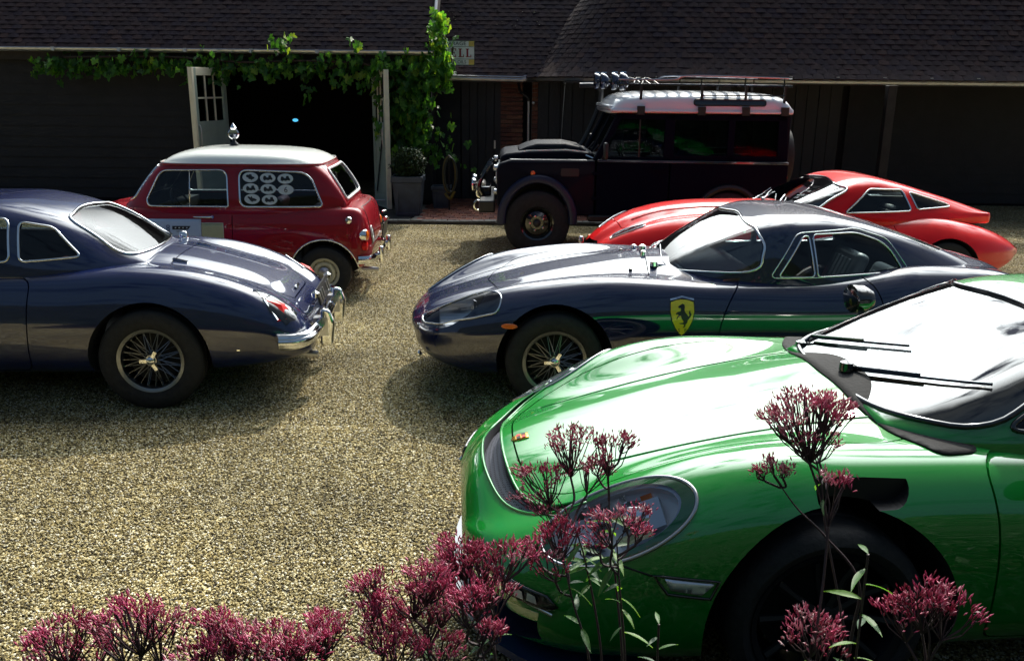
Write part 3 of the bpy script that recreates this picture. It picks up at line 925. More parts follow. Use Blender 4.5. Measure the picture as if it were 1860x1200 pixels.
def right_barn():
    b = empty('barn', (0, 0, 0))
    tag(b, 'long dark barn with a swept clay tiled roof behind the black off-roader', 'barn')
    EY, EZ = 15.5, 2.17
    wall = empty('wall', parent=b)
    WY = 15.95
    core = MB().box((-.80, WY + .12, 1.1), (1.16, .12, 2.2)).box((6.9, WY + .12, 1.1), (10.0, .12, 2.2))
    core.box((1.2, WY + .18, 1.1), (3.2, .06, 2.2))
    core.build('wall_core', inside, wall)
    # brick piers
    bm_ = [mat('pier_brick_%d' % i, c, .85, noise_amt=.3, noise_scale=20, bump=.4) for i, c in enumerate([(.16, .055, .035), (.11, .040, .03), (.20, .085, .05)])]
    for (x0, x1) in ((-.24, .14), (.30, .42)):
        MB().box(((x0 + x1) / 2, WY + .06, 1.08), (x1 - x0 - .01, .10, 2.16)).build('mortar_core', mort, wall)
    bme = [MB().box((0, 0, 0), (.205, .10, .062)).mesh('brick', m) for m in bm_]
    bmh = [MB().box((0, 0, 0), (.098, .10, .062)).mesh('brick', m) for m in bm_]
    for k in range(28):
        z = .05 + k * .075
        xs = [(-.135, 0), (.05, 0)] if k % 2 == 0 else [(-.19, 1), (-.035, 0), (.095, 1)]
        for x, hf in xs:
            o = obj('brick', (bmh if hf else bme)[rnd.randrange(3)], wall); o.location = (x, WY + rnd.uniform(-.003, .003), z)
        o = obj('brick', bmh[rnd.randrange(3)], wall); o.location = (.36, WY + rnd.uniform(-.003, .003), z)
    boards(wall, -1.38, -.95, WY, .05, 2.15)
    # plank door between vine and pier
    dr = empty('plank_door', parent=b)
    for i in range(5):
        bev(MB().box((-.86 + i * .145, WY - .01, 1.05), (.138, .04, 2.06)).build('plank', board2, dr), .004)
    MB().box((-.34, WY - .05, 1.0), (.03, .04, .14)).build('handle', iron, dr)
    # bay doors behind the off-roader
    dr = empty('bay_door', parent=b)
    for i in range(26):
        bev(MB().box((.50 + i * .205, WY - .01 + (i % 2) * .004, 1.05), (.197, .04, 2.06)).build('plank', board2, dr), .004)
    boards(wall, 5.85, 11.8, WY, .05, 2.15)
    # downpipe, hanging cable
    MB().tube(spline([(.06, EY - .04, 2.10), (.08, EY + .05, 1.98), (.10, WY - .10, 1.90), (.22, WY - .10, 1.82), (.245, WY - .09, 1.75)], 20), .024, 10).build('swan_neck', M['black'], wall, smooth=True)
    MB().tube([(.245, WY - .09, 1.76), (.25, WY - .09, .10)], .020, 10).build('downpipe', iron, wall, smooth=True)
    MB().lathe([(0, -.02), (.022, -.012), (.026, 0), (.02, .012), (0, .02)], c=(.33, WY - .12, 1.72), axis='y', n=12).build('outlet_knob', iron, wall, smooth=True)
    MB().tube([(.87, WY - .14, 2.02), (.83, WY - .14, 1.2), (.83, WY - .14, .2)], .006, 6).build('cable', M['steel'], wall)
    MB().lathe([(0, -.018), (.016, -.010), (.018, .01), (0, .02)], c=(.87, WY - .14, 2.05), axis='z', n=10).build('cable_hook', iron, wall)
    rf = empty('roof', parent=b)
    P1, P2 = .82, .92
    XC, RC = 2.6, 2.4
    CY = 14.2
    YC = CY + RC
    c1, s1 = math.cos(P1), math.sin(P1)
    MB().add([(-1.5, EY, EZ - .03), (1.2, EY, EZ - .03), (1.2, EY + 2.4 * c1, EZ + 2.4 * s1 - .03), (-1.5, EY + 2.4 * c1, EZ + 2.4 * s1 - .03)], [(0, 1, 2, 3)]).build('roof_deck', oak, rf)
    ht = RC * math.tan(P2)
    cn = MB()
    ring = [(XC - RC * math.sin(a), YC - RC * math.cos(a)) for a in [PI * .9 * i / 30 for i in range(31)]]
    ap_ = (XC, YC, EZ + ht - .05)
    for i in range(30): cn.add([(*ring[i], EZ - .03), (*ring[i + 1], EZ - .03), ap_], [(0, 1, 2)])
    cn.add([(XC, CY, EZ - .03), (12, CY, EZ - .03), (12, YC, EZ + ht - .05), ap_], [(0, 1, 2, 3)])
    cn.build('roof_deck', oak, rf)
    fr = plane_frames(-1.45, 2.0, EY - .02, EZ, P1, 22, cond=lambda x, k: x < 1.0 + k * .05)
    for k in range(26):
        d = .06 + k * .10
        flare = .10 * math.exp(-d / .25)
        r = RC - d * math.cos(P2) + flare; z = EZ + d * math.sin(P2) + .02
        pit = P2 + .02 - .25 * math.exp(-d / .25)
        na = int(r * PI * .75 / .165)
        for i in range(na):
            a = (i + (.5 if k % 2 else 0)) * .165 / r
            p = Vector((XC - r * math.sin(a), YC - r * math.cos(a), z))
            fr.append((p, Matrix.Rotation(-a, 3, 'Z') @ Matrix.Rotation(pit, 3, 'X'), 2 + k * .12 + a * 1.5 + (20 if a > 1.75 else 0)))
        for i in range(50):
            x = XC + (i + .5 + (.5 if k % 2 else 0)) * .165
            p = Vector((x, YC - r, z))
            fr.append((p, Matrix.Rotation(pit, 3, 'X'), 2 + k * .12 + abs(x - 3) * .5))
    tile_roof(rf, fr)
    lichm = MB()
    for i in range(26):
        x = rnd.uniform(-1.2, .6); d = rnd.uniform(1.0, 1.45)
        lichm.lathe([(0, 0), (.014, .004), (0, .006)], c=(x, EY + d * c1 - .03, EZ + d * s1 + .05), axis='z', n=6)
    tag(lichm.build('lichen', lich, rf), kind='stuff')
    g = MB()
    def gutter(pts):
        g.tube([Vector(p) for p in pts], .011, 6)
        g.tube([Vector(p) + Vector((0, .05, -.04)) for p in pts], .045, 8)
    gutter([(-1.30, EY - .10, EZ + .0), (.12, EY - .10, EZ - .02), (.20, EY - .12, EZ + .005)])
    gutter([(XC - (RC + .1) * math.sin(a), YC - (RC + .1) * math.cos(a), EZ + .005) for a in np.linspace(1.25, 0, 16)] + [(12, CY - .1, EZ - .01)])
    g.build('gutter', gut, rf, smooth=True)
    for i in range(14):
        MB().box((XC + .2 + i * .72, CY - .115, EZ + .018), (.045, .03, .02)).build('gutter_bracket', iron, rf)
    MB().box((-.3, EY + .2, EZ - .09), (2.2, .35, .03)).box((6.4, (CY + WY) / 2 + .25, EZ - .09), (11.2, WY - CY - .3, .03)).build('soffit', oak, rf)
    for i in range(4): bev(MB().box((3.3 + i * 2.6, CY + .12, 1.04), (.14, .14, 2.08)).build('oak_post', oak, wall), .01)
    return b
right_barn()

# ---- enamel sign at the corner of the barn ----
def garage_sign():
    s = empty('enamel_sign', (-1.02, 15.28, 2.33), 0)
    tag(s, 'cream enamel garage sign with red letters partly hidden by the vine', 'sign')
    Wd, Hh = .70, .385
    wht = mat('enamel_white', (.86, .88, .86), .3, coat=.6, noise_amt=.08, noise_scale=6)
    yel = mat('enamel_yellow', (.80, .58, .12), .35, coat=.5, noise_amt=.15)
    red = mat('enamel_red', (.28, .012, .016), .35)
    grn = mat('enamel_dark_green', (.02, .05, .05), .4)
    bev(MB().box((0, 0, Hh / 2), (Wd, .02, Hh)).build('sign_board', wht, s), .003)
    y = -.0125
    for z in (0, Hh): MB().box((0, y + .001, z + (-.0 if z == 0 else 0)), (Wd + .012, .012, .010)).build('sign_edge', grn, s)
    for x in (-Wd / 2, Wd / 2): MB().box((x, y + .001, Hh / 2), (.008, .012, Hh)).build('sign_edge', M['black'], s)
    for z in (.095, Hh - .095): MB().box((0, y, z), (Wd - .01, .006, .006)).build('sign_rule', grn, s)
    for z in (.047, Hh - .047):
        for x in (-Wd / 2 + .05, Wd / 2 - .05): MB().box((x, y, z), (.09, .007, .082)).build('corner_square', yel, s)
    def txt(t, size, x, z, m, sx=1):
        v, f = text_mesh(t, size)
        MB().add([(x + a * sx, y - .0045, z + b) for a, b, c in v], f).build('lettering', m, s)
    txt('GARAGE', .082, .03, Hh - .047, grn, 1.15)
    txt('SPIRIT & OILS', .074, .0, .047, grn, .98)
    def serif(ch, x, z, h, m):
        """slab-serif capitals built from strokes"""
        w = h * .68; t = h * .22; u = h * .09
        mb = MB()
        def r(x0, x1, z0, z1): mb.add([(x + x0, y - .0045, z + z0), (x + x1, y - .0045, z + z0), (x + x1, y - .0045, z + z1), (x + x0, y - .0045, z + z1)], [(0, 1, 2, 3)])
        if ch in 'EL':
            r(0, t * 1.9, 0, u); r(t * .45, t * 1.45, 0, h); r(0, t * 1.9, h - u, h)
            r(t * 1.9, w, 0, u); r(w - u, w, u, h * .30)
        if ch == 'E':
            r(t * 1.9, w, h - u, h); r(w - u, w, h * .72, h - u); r(t * 1.45, w * .72, h * .47, h * .47 + u); r(w * .66, w * .74, h * .38, h * .63)
        if ch == 'W':
            for a, b in ((0, .25), (.5, .25), (.5, .75), (1.0, .75)):
                a_, b_ = a * w * 1.5, b * w * 1.5
                mb.add([(x + a_ - t * .4, y - .0045, z + h), (x + a_ + t * .4, y - .0045, z + h), (x + b_ + t * .4, y - .0045, z), (x + b_ - t * .4, y - .0045, z)], [(0, 1, 2, 3)])
        mb.build('lettering', m, s)
    for ch, x in (('W', -.27), ('E', -.045), ('L', .085), ('L', .205)): serif(ch, x, .125, .135, red)
    for x in (-.2, .2): MB().tube([(x, .012, Hh * .5), (x, .62, Hh * .5 - .25)], .012, 6).build('sign_bracket', M['black'], s)
garage_sign()

# ---- planters by the vine ----
lead = mat('lead_grey', (.055, .075, .105), .55, .15, noise_amt=.3, noise_scale=6, bump=.2)
soilm = mat('soil', (.03, .022, .016), .95, bump=.6)
boxleaf = [mat('box_leaf_%d' % i, c, .55) for i, c in enumerate([(.030, .065, .018), (.045, .085, .020), (.020, .045, .014)])]
def leafball(name, c, rad, n, ms, parent, size=.03, seed=1, squash=.7):
    r_ = random.Random(seed); mb = MB()
    for i in range(n):
        v = Vector((r_.gauss(0, 1), r_.gauss(0, 1), r_.gauss(0, 1))).normalized() * (r_.random()**.33)
        v *= 1 + .25 * noise.noise(v * 2.3 + Vector((seed, 0, 0)))
        p = Vector(c) + Vector((v.x * rad[0], v.y * rad[1], v.z * rad[2]))
        q = Matrix.Rotation(r_.uniform(0, 6.28), 3, 'Z') @ Matrix.Rotation(r_.uniform(-1.2, 1.2), 3, 'X')
        s = size * r_.uniform(.6, 1.3)
        mb.add([p + q @ Vector(a) for a in ((0, -s, 0), (s * .5, 0, s * .12), (0, s, 0), (-s * .5, 0, s * .12))], [(0, 1, 2, 3)], r_.randrange(len(ms)))
    return mb.build(name, ms, parent)
def planter(x, y, w, h, label, green, seed):
    p = empty('planter', (x, y, 0)); tag(p, label, 'planter', 'planters below the vine')
    a, b = w * .40, w * .5
    mb = MB()
    def ringp(r, z): return [(-r, -r, z), (r, -r, z), (r, r, z), (-r, r, z)]
    vs = ringp(a, 0) + ringp(b, h * .86) + ringp(b * 1.08, h * .86) + ringp(b * 1.08, h) + ringp(b * .92, h) + ringp(b * .9, h * .9)
    fs = [(0, 3, 2, 1)]
    for k in range(5):
        for i in range(4): fs.append((k * 4 + i, k * 4 + (i + 1) % 4, k * 4 + 4 + (i + 1) % 4, k * 4 + 4 + i))
    mb.add(vs, fs)
    bev(mb.build('tub', lead, p), .006)
    f = MB()
    for s in (-1, 1): f.box((s * a * .86, -(a + b) / 2 - .012, h * .45), (.03, .02, h * .7), m=Matrix.Rotation(s * -.0, 3, 'Y'))
    f.box((0, -b * .97, h * .78), (w * .8, .02, .03)).box((0, -a * 1.10, h * .10), (w * .66, .02, .03)); f.build('moulding', lead, p)
    MB().box((0, 0, h * .9), (b * 1.75, b * 1.75, .02)).build('soil', soilm, p)
    if green:
        tag(leafball('box_shrub', (0, 0, h + .18), (w * .62, w * .5, .27), 2600, boxleaf, p, .028, seed), kind='stuff')
        st = MB()
        for i in range(5): st.tube([(rnd.uniform(-.05, .05), rnd.uniform(-.05, .05), h * .88), (rnd.uniform(-.15, .15), rnd.uniform(-.1, .1), h + .2)], .006, 5)
        st.build('stem', oak, p)
    return p
planter(-1.66, 14.02, .46, .64, 'square lead grey planter holding a clipped box shrub', True, 3)
planter(-1.20, 14.75, .30, .40, 'small dark planter half hidden behind the box planter', False, 5)
hs = empty('garden_hose', (-1.05, 14.40, 0)); tag(hs, 'looped yellow and black garden hose hanging on a stand by the plank door', 'hose')
ym = mat('hose_yellow', (.16, .12, .01), .45); bk_ = mat('hose_dark', (.02, .03, .02), .5)
for k in range(4):
    MB().tube([(.10 * math.cos(a) + k * .012, -.02 * k, .62 + (.30 - .01 * k) * math.sin(a)) for a in [2 * PI * i / 28 for i in range(28)]], .012, 6, closed=True).build('coil', ym if k == 1 else bk_, hs, smooth=True)
MB().tube(spline([(-.06, -.02, .32), (.02, -.05, .24), (.09, -.04, .36)], 12), [.02] * 13 if False else .024, 8).build('nozzle_grip', ym, hs, smooth=True)
MB().tube([(.0, .06, 0), (.0, .06, .93)], .016, 8).tube([(0, .06, .92), (0, -.08, .92)], .014, 8).lathe([(0, 0), (.12, 0), (.12, .02), (0, .02)], axis='z', n=16).build('hose_stand', M['black'], hs, smooth=True)
# ================= dark blue grand tourer with a yellow shield =================
def gt_coupe():
    car = empty('sports_coupe', (0.24, 6.33, 0), R(183))
    tag(car, 'dark blue closed coupe with a yellow horse shield on its wing and wire wheels', 'car', 'classic cars parked on the gravel')
    P = dict(x0=-3.38, x1=.97,
        zc=[(-3.38, .66), (-3.3, .82), (-3.1, .89), (-2.6, .92), (-2, .93), (-1, .915), (-.76, .90), (-.4, .855), (-.04, .80), (.3, .725), (.57, .655), (.76, .60), (.88, .54), (.97, .47)],
        zf=[(-3.38, .62), (-3.3, .80), (-3.0, .90), (-2.5, .93), (-2, .86), (-1.6, .83), (-1.1, .825), (-.72, .845), (-.35, .865), (.09, .83), (.35, .785), (.5, .735), (.65, .675), (.78, .60), (.88, .53), (.97, .46)],
        zv=[(-3.38, .64), (-3.3, .80), (-3.0, .88), (-2, .88), (-1, .85), (-.7, .835), (-.35, .81), (.09, .75), (.35, .69), (.57, .62), (.76, .565), (.88, .52), (.97, .465)],
        yf=[(-3.38, .42), (-3.2, .56), (-2.4, .64), (-1, .66), (0, .64), (.45, .60), (.7, .53), (.85, .42), (.93, .30), (.97, .16)],
        yw=[(-3.38, .48), (-3.3, .68), (-3, .80), (-2.4, .865), (-1.6, .83), (-1, .82), (0, .855), (.35, .83), (.6, .765), (.78, .65), (.88, .52), (.94, .38), (.97, .22)],
        zw=[(-3.38, .58), (-3, .56), (-1, .54), (0, .53), (.6, .48), (.9, .42), (.97, .42)],
        zb=[(-3.38, .45), (-3.2, .33), (-2.9, .20), (-2, .17), (0, .17), (.5, .17), (.75, .21), (.88, .28), (.97, .38)], bulge=.02)
    C = dict(cx0=-3.12, cx1=-.70, zbase=.78,
        zr=[(-3.12, .82), (-3.0, .90), (-2.7, 1.03), (-2.4, 1.13), (-2.1, 1.21), (-1.85, 1.25), (-1.6, 1.25), (-1.45, 1.225), (-1.2, 1.11), (-1.0, 1.00), (-.85, .90), (-.76, .83), (-.70, .79)],
        yr=[(-3.12, .30), (-2.8, .36), (-2.3, .46), (-1.8, .54), (-1.5, .575), (-1.25, .50), (-.95, .37), (-.70, .20)],
        yb=[(-3.12, .42), (-2.7, .56), (-2.2, .66), (-1.7, .71), (-1.45, .68), (-1.2, .59), (-1.0, .50), (-.82, .36), (-.70, .20)],
        fr=((0, 1.0), (.5, .995), (.84, .965), (1.03, .86), (None, .45)))
    pm, wm = M['f_paint'], M['well']
    me = car_body(P, [pm]); sb = Surf(me)
    cab = car_cabin(C, [pm]); sc = Surf(cab)
    inner = car_cabin(C, [M['leather']], 50, 50, inset=.035, zlow=.30)
    me = boolean(me, inner)
    me = boolean(me, cyl_cutter(0, .33, .385, .50, 1.2, [wm]))
    me = boolean(me, cyl_cutter(-2.4, .33, .385, .50, 1.2, [wm]))
    # mouth
    me = boolean(me, MB().prism(rpoly([(-.40, .30), (.40, .30), (.36, .425), (-.36, .425)], .06), 'x', .80, 1.4).mesh('c', [wm]))
    # headlamp pods hollowed under their covers
    lamp = rpoly([(.885, .36), (.62, .50), (.42, .60), (.34, .70), (.37, .785), (.56, .745), (.76, .625), (.87, .48)], .07, 4)   # (x, y) seen from above
    cut = MB()
    for s in (1, -1):
        cut.lathe([(0, -.20), (.115, -.20), (.115, .20), (0, .20)], c=(.56, s * .60, .62), axis='x', n=32)
    me = boolean(me, cut.mesh('c', [M['steel']]))
    door = rpoly([(-1.04, .26), (-1.10, .66), (-1.26, .875), (-1.9, .90), (-2.12, .86), (-2.20, .55), (-2.12, .26)], [.05, .15, .15, .05, .15, .2, .05])
    me, d1 = split(me, door, 'y', .45, 1.4, .008, [pm])
    me, d2 = split(me, door, 'y', -1.4, -.45, .008, [pm])
    bon = rpoly([(.42, 0), (.36, .30), (.20, .46), (-.35, .53), (-.66, .53), (-.72, 0), (-.66, -.53), (-.35, -.53), (.20, -.46), (.36, -.30)], .06, 4)
    me, b1 = split(me, bon, 'z', .45, 1.4, .007, [pm])
    cab = boolean(cab, inner)
    wq = rpoly([(-1.50, .865), (-1.66, 1.115), (-1.70, 1.125), (-1.735, .87)], .03)
    wd = rpoly([(-1.765, .87), (-1.735, 1.13), (-2.05, 1.135), (-2.28, 1.06), (-2.38, .89)], [.02, .03, .06, .10, .03])
    ws = rpoly([(-.635, .885), (-.59, 1.085), (-.50, 1.16), (0, 1.20), (.50, 1.16), (.59, 1.085), (.635, .885), (.34, .85), (0, .845), (-.34, .85)], [.07, .08, .05, .1, .05, .08, .07, .1, .1, .1])
    wr = rpoly([(-.42, .99), (-.36, 1.12), (0, 1.15), (.36, 1.12), (.42, .99), (0, .97)], .05)
    c = MB().prism(wq, 'y', -1, 1).prism(wd, 'y', -1, 1).mesh('c', [M['black']]); cab = boolean(cab, c)
    c = MB().prism(ws, 'x', -1.75, -.3).prism(wr, 'x', -3.5, -2.15).mesh('c', [M['black']]); cab = boolean(cab, c)
    obj('body', fix_normals(me, [sb]), car)
    obj('cabin', fix_normals(cab, [sc]), car)
    for d in (d1, d2): obj('door', fix_normals(d, [sb]), car)
    obj('bonnet', fix_normals(b1, [sb]), car)
    gl = M['glass']
    for ax in ('y+', 'y-'):
        patch(sc, wq, ax, -.004, 'quarter_light', gl, car)
        patch(sc, wd, ax, -.004, 'door_window', gl, car)
        outline(sc, offset2(wq, .004), ax, .002, .0055, 'window_trim', M['chrome'], car)
        outline(sc, offset2(wd, .004), ax, .002, .0055, 'window_trim', M['chrome'], car)
        outline(sc, rpoly([(-1.44, .855), (-1.62, 1.145), (-2.06, 1.165), (-2.30, 1.09), (-2.44, .88)], .05), ax, .0, .004, 'drip_rail', M['chrome'], car)
    patch(sc, ws, 'x+', -.002, 'windscreen', M['glass_bright'], car)
    outline(sc, offset2(ws, .006), 'x+', .001, .009, 'windscreen_surround', M['chrome'], car)
    patch(sc, wr, 'x-', -.002, 'rear_window', gl, car)
    # headlamp covers, bowls
    for s in (1, -1):
        pl = [(x, s * y) for x, y in lamp]
        patch(sb, pl, 'z+', .006, 'headlamp_cover', M['glass_lens'], car)
        outline(sb, pl, 'z+', .006, .006, 'headlamp_rim', M['chrome'], car)
        MB().lathe([(.02, -.10), (.085, -.04), (.095, .0), (.098, .01), (.08, .015), (0, .03)], c=(.52, s * .60, .60), axis='x', n=32).build('headlamp_bowl', M['chrome'], car, smooth=True)
        MB().lathe([(0, .032), (.05, .028), (.088, .012), (.088, .008)], c=(.52, s * .60, .60), axis='x', n=32).build('headlamp_lens', M['white_lens'], car, smooth=True)
        # side repeater
        patch(sb, circle(.30, .575, .052, 24, .017), 'y+' if s > 0 else 'y-', .010, 'side_marker', M['amber_lens'], car, thick=.012, step=.01)
    # grille bars
    for k in range(9):
        MB().tube([(.84, -.36 + k * .09, .29), (.84, -.36 + k * .09, .43)], .004, 6).build('grille_bar', M['chrome'], car)
    for k in range(3): MB().tube([(.842, -.38, .32 + k * .035), (.842, .38, .32 + k * .035)], .004, 6).build('grille_bar', M['chrome'], car)
    # bumperettes
    for s in (1, -1):
        MB().lathe([(0, .02), (.022, .012), (.026, 0), (0, -.02)], c=(.90, s * .52, .30), axis='x', n=16).build('tow_eye', M['chrome'], car, smooth=True)
    # shield badge
    shield = [(-.075, .10), (-.037, .112), (0, .116), (.037, .112), (.075, .10), (.078, .04), (.066, -.02), (.042, -.07), (.018, -.103), (0, -.118), (-.018, -.103), (-.042, -.07), (-.066, -.02), (-.078, .04)]
    bc = (-.83, .625)
    bk = patch(sb, [(bc[0] + x * 1.08, bc[1] + z * 1.06) for x, z in shield], 'y+', .0025, 'shield_badge', M['badge_black'], car, step=.02)
    patch(sb, [(bc[0] + x, bc[1] + z * .97) for x, z in shield], 'y+', .0045, 'badge_field', M['badge_yellow'], bk, step=.02)
    top = [(-.079, .118), (0, .134), (.079, .118), (.079, .107), (0, .123), (-.079, .107)]
    patch(sb, [(bc[0] + x, bc[1] + z) for x, z in top], 'y+', .005, 'badge_stripe', M['chrome'], bk, step=.02)
    # rearing horse, facing left as seen: (u to the right in the picture, v up)
    horse = [(-.012, .080), (.000, .088), (.014, .082), (.017, .066), (.013, .050), (.018, .036), (.030, .022), (.040, .008), (.046, .014), (.042, .034), (.050, .048), (.054, .030),
             (.060, .022), (.052, .004), (.044, -.008), (.036, -.014), (.034, -.030), (.022, -.044), (.020, -.058), (.004, -.066), (.006, -.058), (.014, -.050), (.008, -.042),
             (-.014, -.040), (-.024, -.034), (-.016, -.034), (.004, -.032), (.008, -.024), (-.002, -.010), (-.008, .002), (-.012, .012), (-.026, .006), (-.034, -.004), (-.040, -.010),
             (-.036, .006), (-.026, .018), (-.034, .024), (-.042, .018), (-.044, .028), (-.030, .038), (-.014, .040), (-.010, .052), (-.012, .062), (-.024, .060), (-.030, .068), (-.020, .076)]
    patch(sb, [(bc[0] - u, bc[1] + v) for u, v in horse], 'y+', .0058, 'badge_horse', M['badge_black'], bk, step=.03)
    for t, u in (('S', -.020), ('F', .022)):
        text_on(sb, t, .032, (bc[0] - u, bc[1] - .082), 'y+', .0062, 'badge_letter', M['badge_black'], bk)
    # sill light strip below the shield
    # wipers and their spindles on the cowl
    for y0, yy in ((.02, -.42), (-.34, -.74)):
        a, _ = sb.hit((-.70, y0 + .06), 'z+', .012)
        MB().lathe([(.022, -.02), (.020, .018), (.010, .026), (0, .028)], c=a, axis='z', n=16).build('wiper_spindle', M['chrome'], car, smooth=True)
    for y0 in (.30, -.12):
        pts = []
        for t in np.linspace(0, 1, 9):
            h, _ = sc.hit((y0 - .42 * t, .86 + .055 * t), 'x+', .016)
            if h: pts.append(h)
        h0, _ = sb.hit((-.73, y0 + .02), 'z+', .015)
        MB().tube([h0] + pts[:5], .006, 6).tube(pts, .005, 6).tube([p + Vector((0, 0, .012)) for p in pts], .003, 6).build('wiper', M['chrome'], car, smooth=True)
        MB().lathe([(.028, -.01), (.026, .02), (.012, .03), (0, .032)], c=h0, axis='z', n=16).build('wiper_pivot', M['chrome'], car, smooth=True)
    for x, y in ((-.56, .36), (-.60, -.28)):
        h, _ = sb.hit((x, y), 'z+', .004)
        MB().lathe([(.014, -.006), (.012, .008), (0, .012)], c=h, axis='z', n=12).build('washer_jet', M['black'], car, smooth=True)
    # handle, louvres, sail panel
    h, _ = sb.hit((-1.98, .72), 'y+', .012)
    MB().tube([h + Vector((-.06, -.01, 0)), h + Vector((-.04, .012, 0)), h + Vector((.05, .012, 0)), h + Vector((.06, -.01, 0))], .008, 8).build('door_handle', M['chrome'], car, smooth=True)
    # cabin fittings
    seat(car, -2.0, .34, M['grey_leather'], z=.24, back=.56, recl=.38)
    seat(car, -2.0, -.34, M['grey_leather'], z=.24, back=.56, recl=.38)
    steering(car, -1.62, .34, .80)
    MB().prism(rpoly([(-1.02, .55), (-1.02, .80), (-1.35, .86), (-1.48, .82), (-1.46, .60)], .03), 'y', -.60, .60).build('dashboard', M['dark_red_trim'], car, smooth=True)
    MB().tube([(-1.40, .05, 1.13), (-1.42, .02, 1.10)], .006, 6).box((-1.43, 0, 1.085), (.015, .17, .045)).build('rear_view_mirror', M['chrome'], car)
    for x in (0, -2.4):
        for s in (1, -1): wheel(car, x, s * .735, s, .325, .19, .205, 'wire')
    # tail
    for s in (1, -1):
        MB().lathe([(.055, -.02), (.055, .01), (.035, .03), (0, .034)], c=(-3.37, s * .50, .68), axis='x', sgn=-1, n=24).build('tail_lamp', M['red_lens'], car, smooth=True)
    return car
gt_coupe()
# ================= small red car with a white roof =================
def small_car():
    car = empty('small_car', (-1.89, 9.15, 0), R(181.5))
    tag(car, 'small burgundy two-door car with white roof and oval window stickers', 'car', 'classic cars parked on the gravel')
    pm, wm = M['m_paint'], M['well']
    P = dict(x0=-.46, x1=2.62,
        zc=[(-.46, .58), (-.435, .76), (-.42, .86), (-.34, .90), (0, .91), (1.5, .92), (1.8, .90), (2.2, .86), (2.45, .80), (2.56, .72), (2.62, .58)],
        zf=[(-.46, .56), (-.435, .74), (-.42, .84), (-.32, .89), (0, .90), (1.5, .90), (1.9, .88), (2.3, .84), (2.5, .78), (2.58, .70), (2.62, .58)],
        zv=[(-.46, .57), (-.435, .75), (-.42, .85), (-.32, .89), (1.5, .90), (1.9, .86), (2.3, .80), (2.5, .73), (2.58, .67), (2.62, .57)],
        yf=[(-.46, .40), (-.42, .50), (-.2, .56), (.3, .60), (1.6, .60), (2.2, .56), (2.5, .50), (2.62, .38)],
        yw=[(-.46, .44), (-.435, .52), (-.40, .59), (-.2, .66), (.2, .70), (1.6, .70), (2.2, .68), (2.45, .62), (2.56, .52), (2.62, .42)],
        zw=[(-.46, .48), (0, .55), (1.6, .55), (2.62, .50)],
        zb=[(-.46, .40), (-.45, .34), (-.30, .24), (0, .20), (2.2, .20), (2.5, .26), (2.62, .36)], fy=(.6, .86, 1.06))
    C = dict(cx0=-.24, cx1=1.92, zbase=.88,
        zr=[(-.24, .93), (-.21, 1.02), (-.13, 1.15), (-.06, 1.26), (.04, 1.34), (.2, 1.40), (.6, 1.43), (1.1, 1.435), (1.4, 1.40), (1.55, 1.33), (1.7, 1.15), (1.83, .98), (1.92, .91)],
        yr=[(-.24, .48), (-.1, .51), (.4, .54), (1.3, .54), (1.6, .53), (1.8, .50), (1.92, .42)],
        yb=[(-.24, .50), (-.14, .56), (.08, .62), (.5, .655), (1.4, .655), (1.7, .61), (1.85, .54), (1.92, .46)],
        fr=((0, 1.0), (.45, .995), (.78, .965), (.97, .88), (1.045, .72), (None, .36)))
    me = car_body(P, [pm], mu=110, mv=90); sb = Surf(me)
    cab = car_cabin(C, [pm], 90, 100); sc = Surf(cab)
    inner = car_cabin(C, [M['well']], 50, 50, inset=.035, zlow=.32)
    me = boolean(me, inner)
    me = boolean(me, cyl_cutter(-.02, .27, .315, .42, 1.2, [wm]))
    me = boolean(me, cyl_cutter(2.13, .27, .315, .42, 1.2, [wm]))
    door = rpoly([(.84, .26), (.84, 1.6), (1.80, 1.6), (1.80, .26)], [.05, .01, .01, .05])
    me, d1 = split(me, door, 'y', .40, 1.4, .008, [pm])
    me, d2 = split(me, door, 'y', -1.4, -.40, .008, [pm])
    cab = boolean(cab, inner)
    wq = rpoly([(.755, .905), (.765, 1.245), (.10, 1.225), (-.015, .925), (.0, .905)], [.07, .08, .12, .05, .05])
    wd = rpoly([(.875, .905), (.885, 1.245), (1.52, 1.235), (1.66, .96), (1.64, .905)], [.015, .08, .08, .04, .03])
    ws = rpoly([(-.53, .94), (-.47, 1.27), (.47, 1.27), (.53, .94)], .07)
    wr = rpoly([(-.45, .955), (-.41, 1.245), (.41, 1.245), (.45, .955)], .07)
    cab = boolean(cab, MB().prism(wq, 'y', -1, 1).prism(wd, 'y', -1, 1).mesh('c', [M['black']]))
    cab = boolean(cab, MB().prism(ws, 'x', 1.3, 2.6).prism(wr, 'x', -.8, .03).mesh('c', [M['black']]))
    ZG = 1.292
    big = [(-1, -1), (3, -1), (3, 1), (-1, 1)]
    roof = boolean(cab, MB().prism(big, 'z', ZG + .002, 2).mesh('c', [M['m_roof']]), 'INTERSECT')
    cab = boolean(cab, MB().prism(big, 'z', ZG - .002, 2).mesh('c', [pm]))
    roof.materials.clear(); roof.materials.append(M['m_roof'])
    roof.polygons.foreach_set('material_index', [0] * len(roof.polygons))
    obj('body', fix_normals(me, [sb]), car)
    obj('pillars', fix_normals(cab, [sc]), car)
    obj('roof', fix_normals(roof, [sc]), car)
    for d in (d1, d2): obj('door', fix_normals(d, [sb]), car)
    # drip rail all round the roof edge
    ring = []
    for k in range(72):
        a = 2 * PI * k / 72
        o_ = Vector((.70 + 2.5 * math.cos(a), 1.5 * math.sin(a), ZG)); d_ = Vector((.70 + .7 * math.cos(a), 0, ZG)) - o_
        loc, n_, i_, ds = sc.bvh.ray_cast(o_, d_.normalized())
        if loc: ring.append(loc + Vector((n_.x, n_.y, 0)).normalized() * .008)
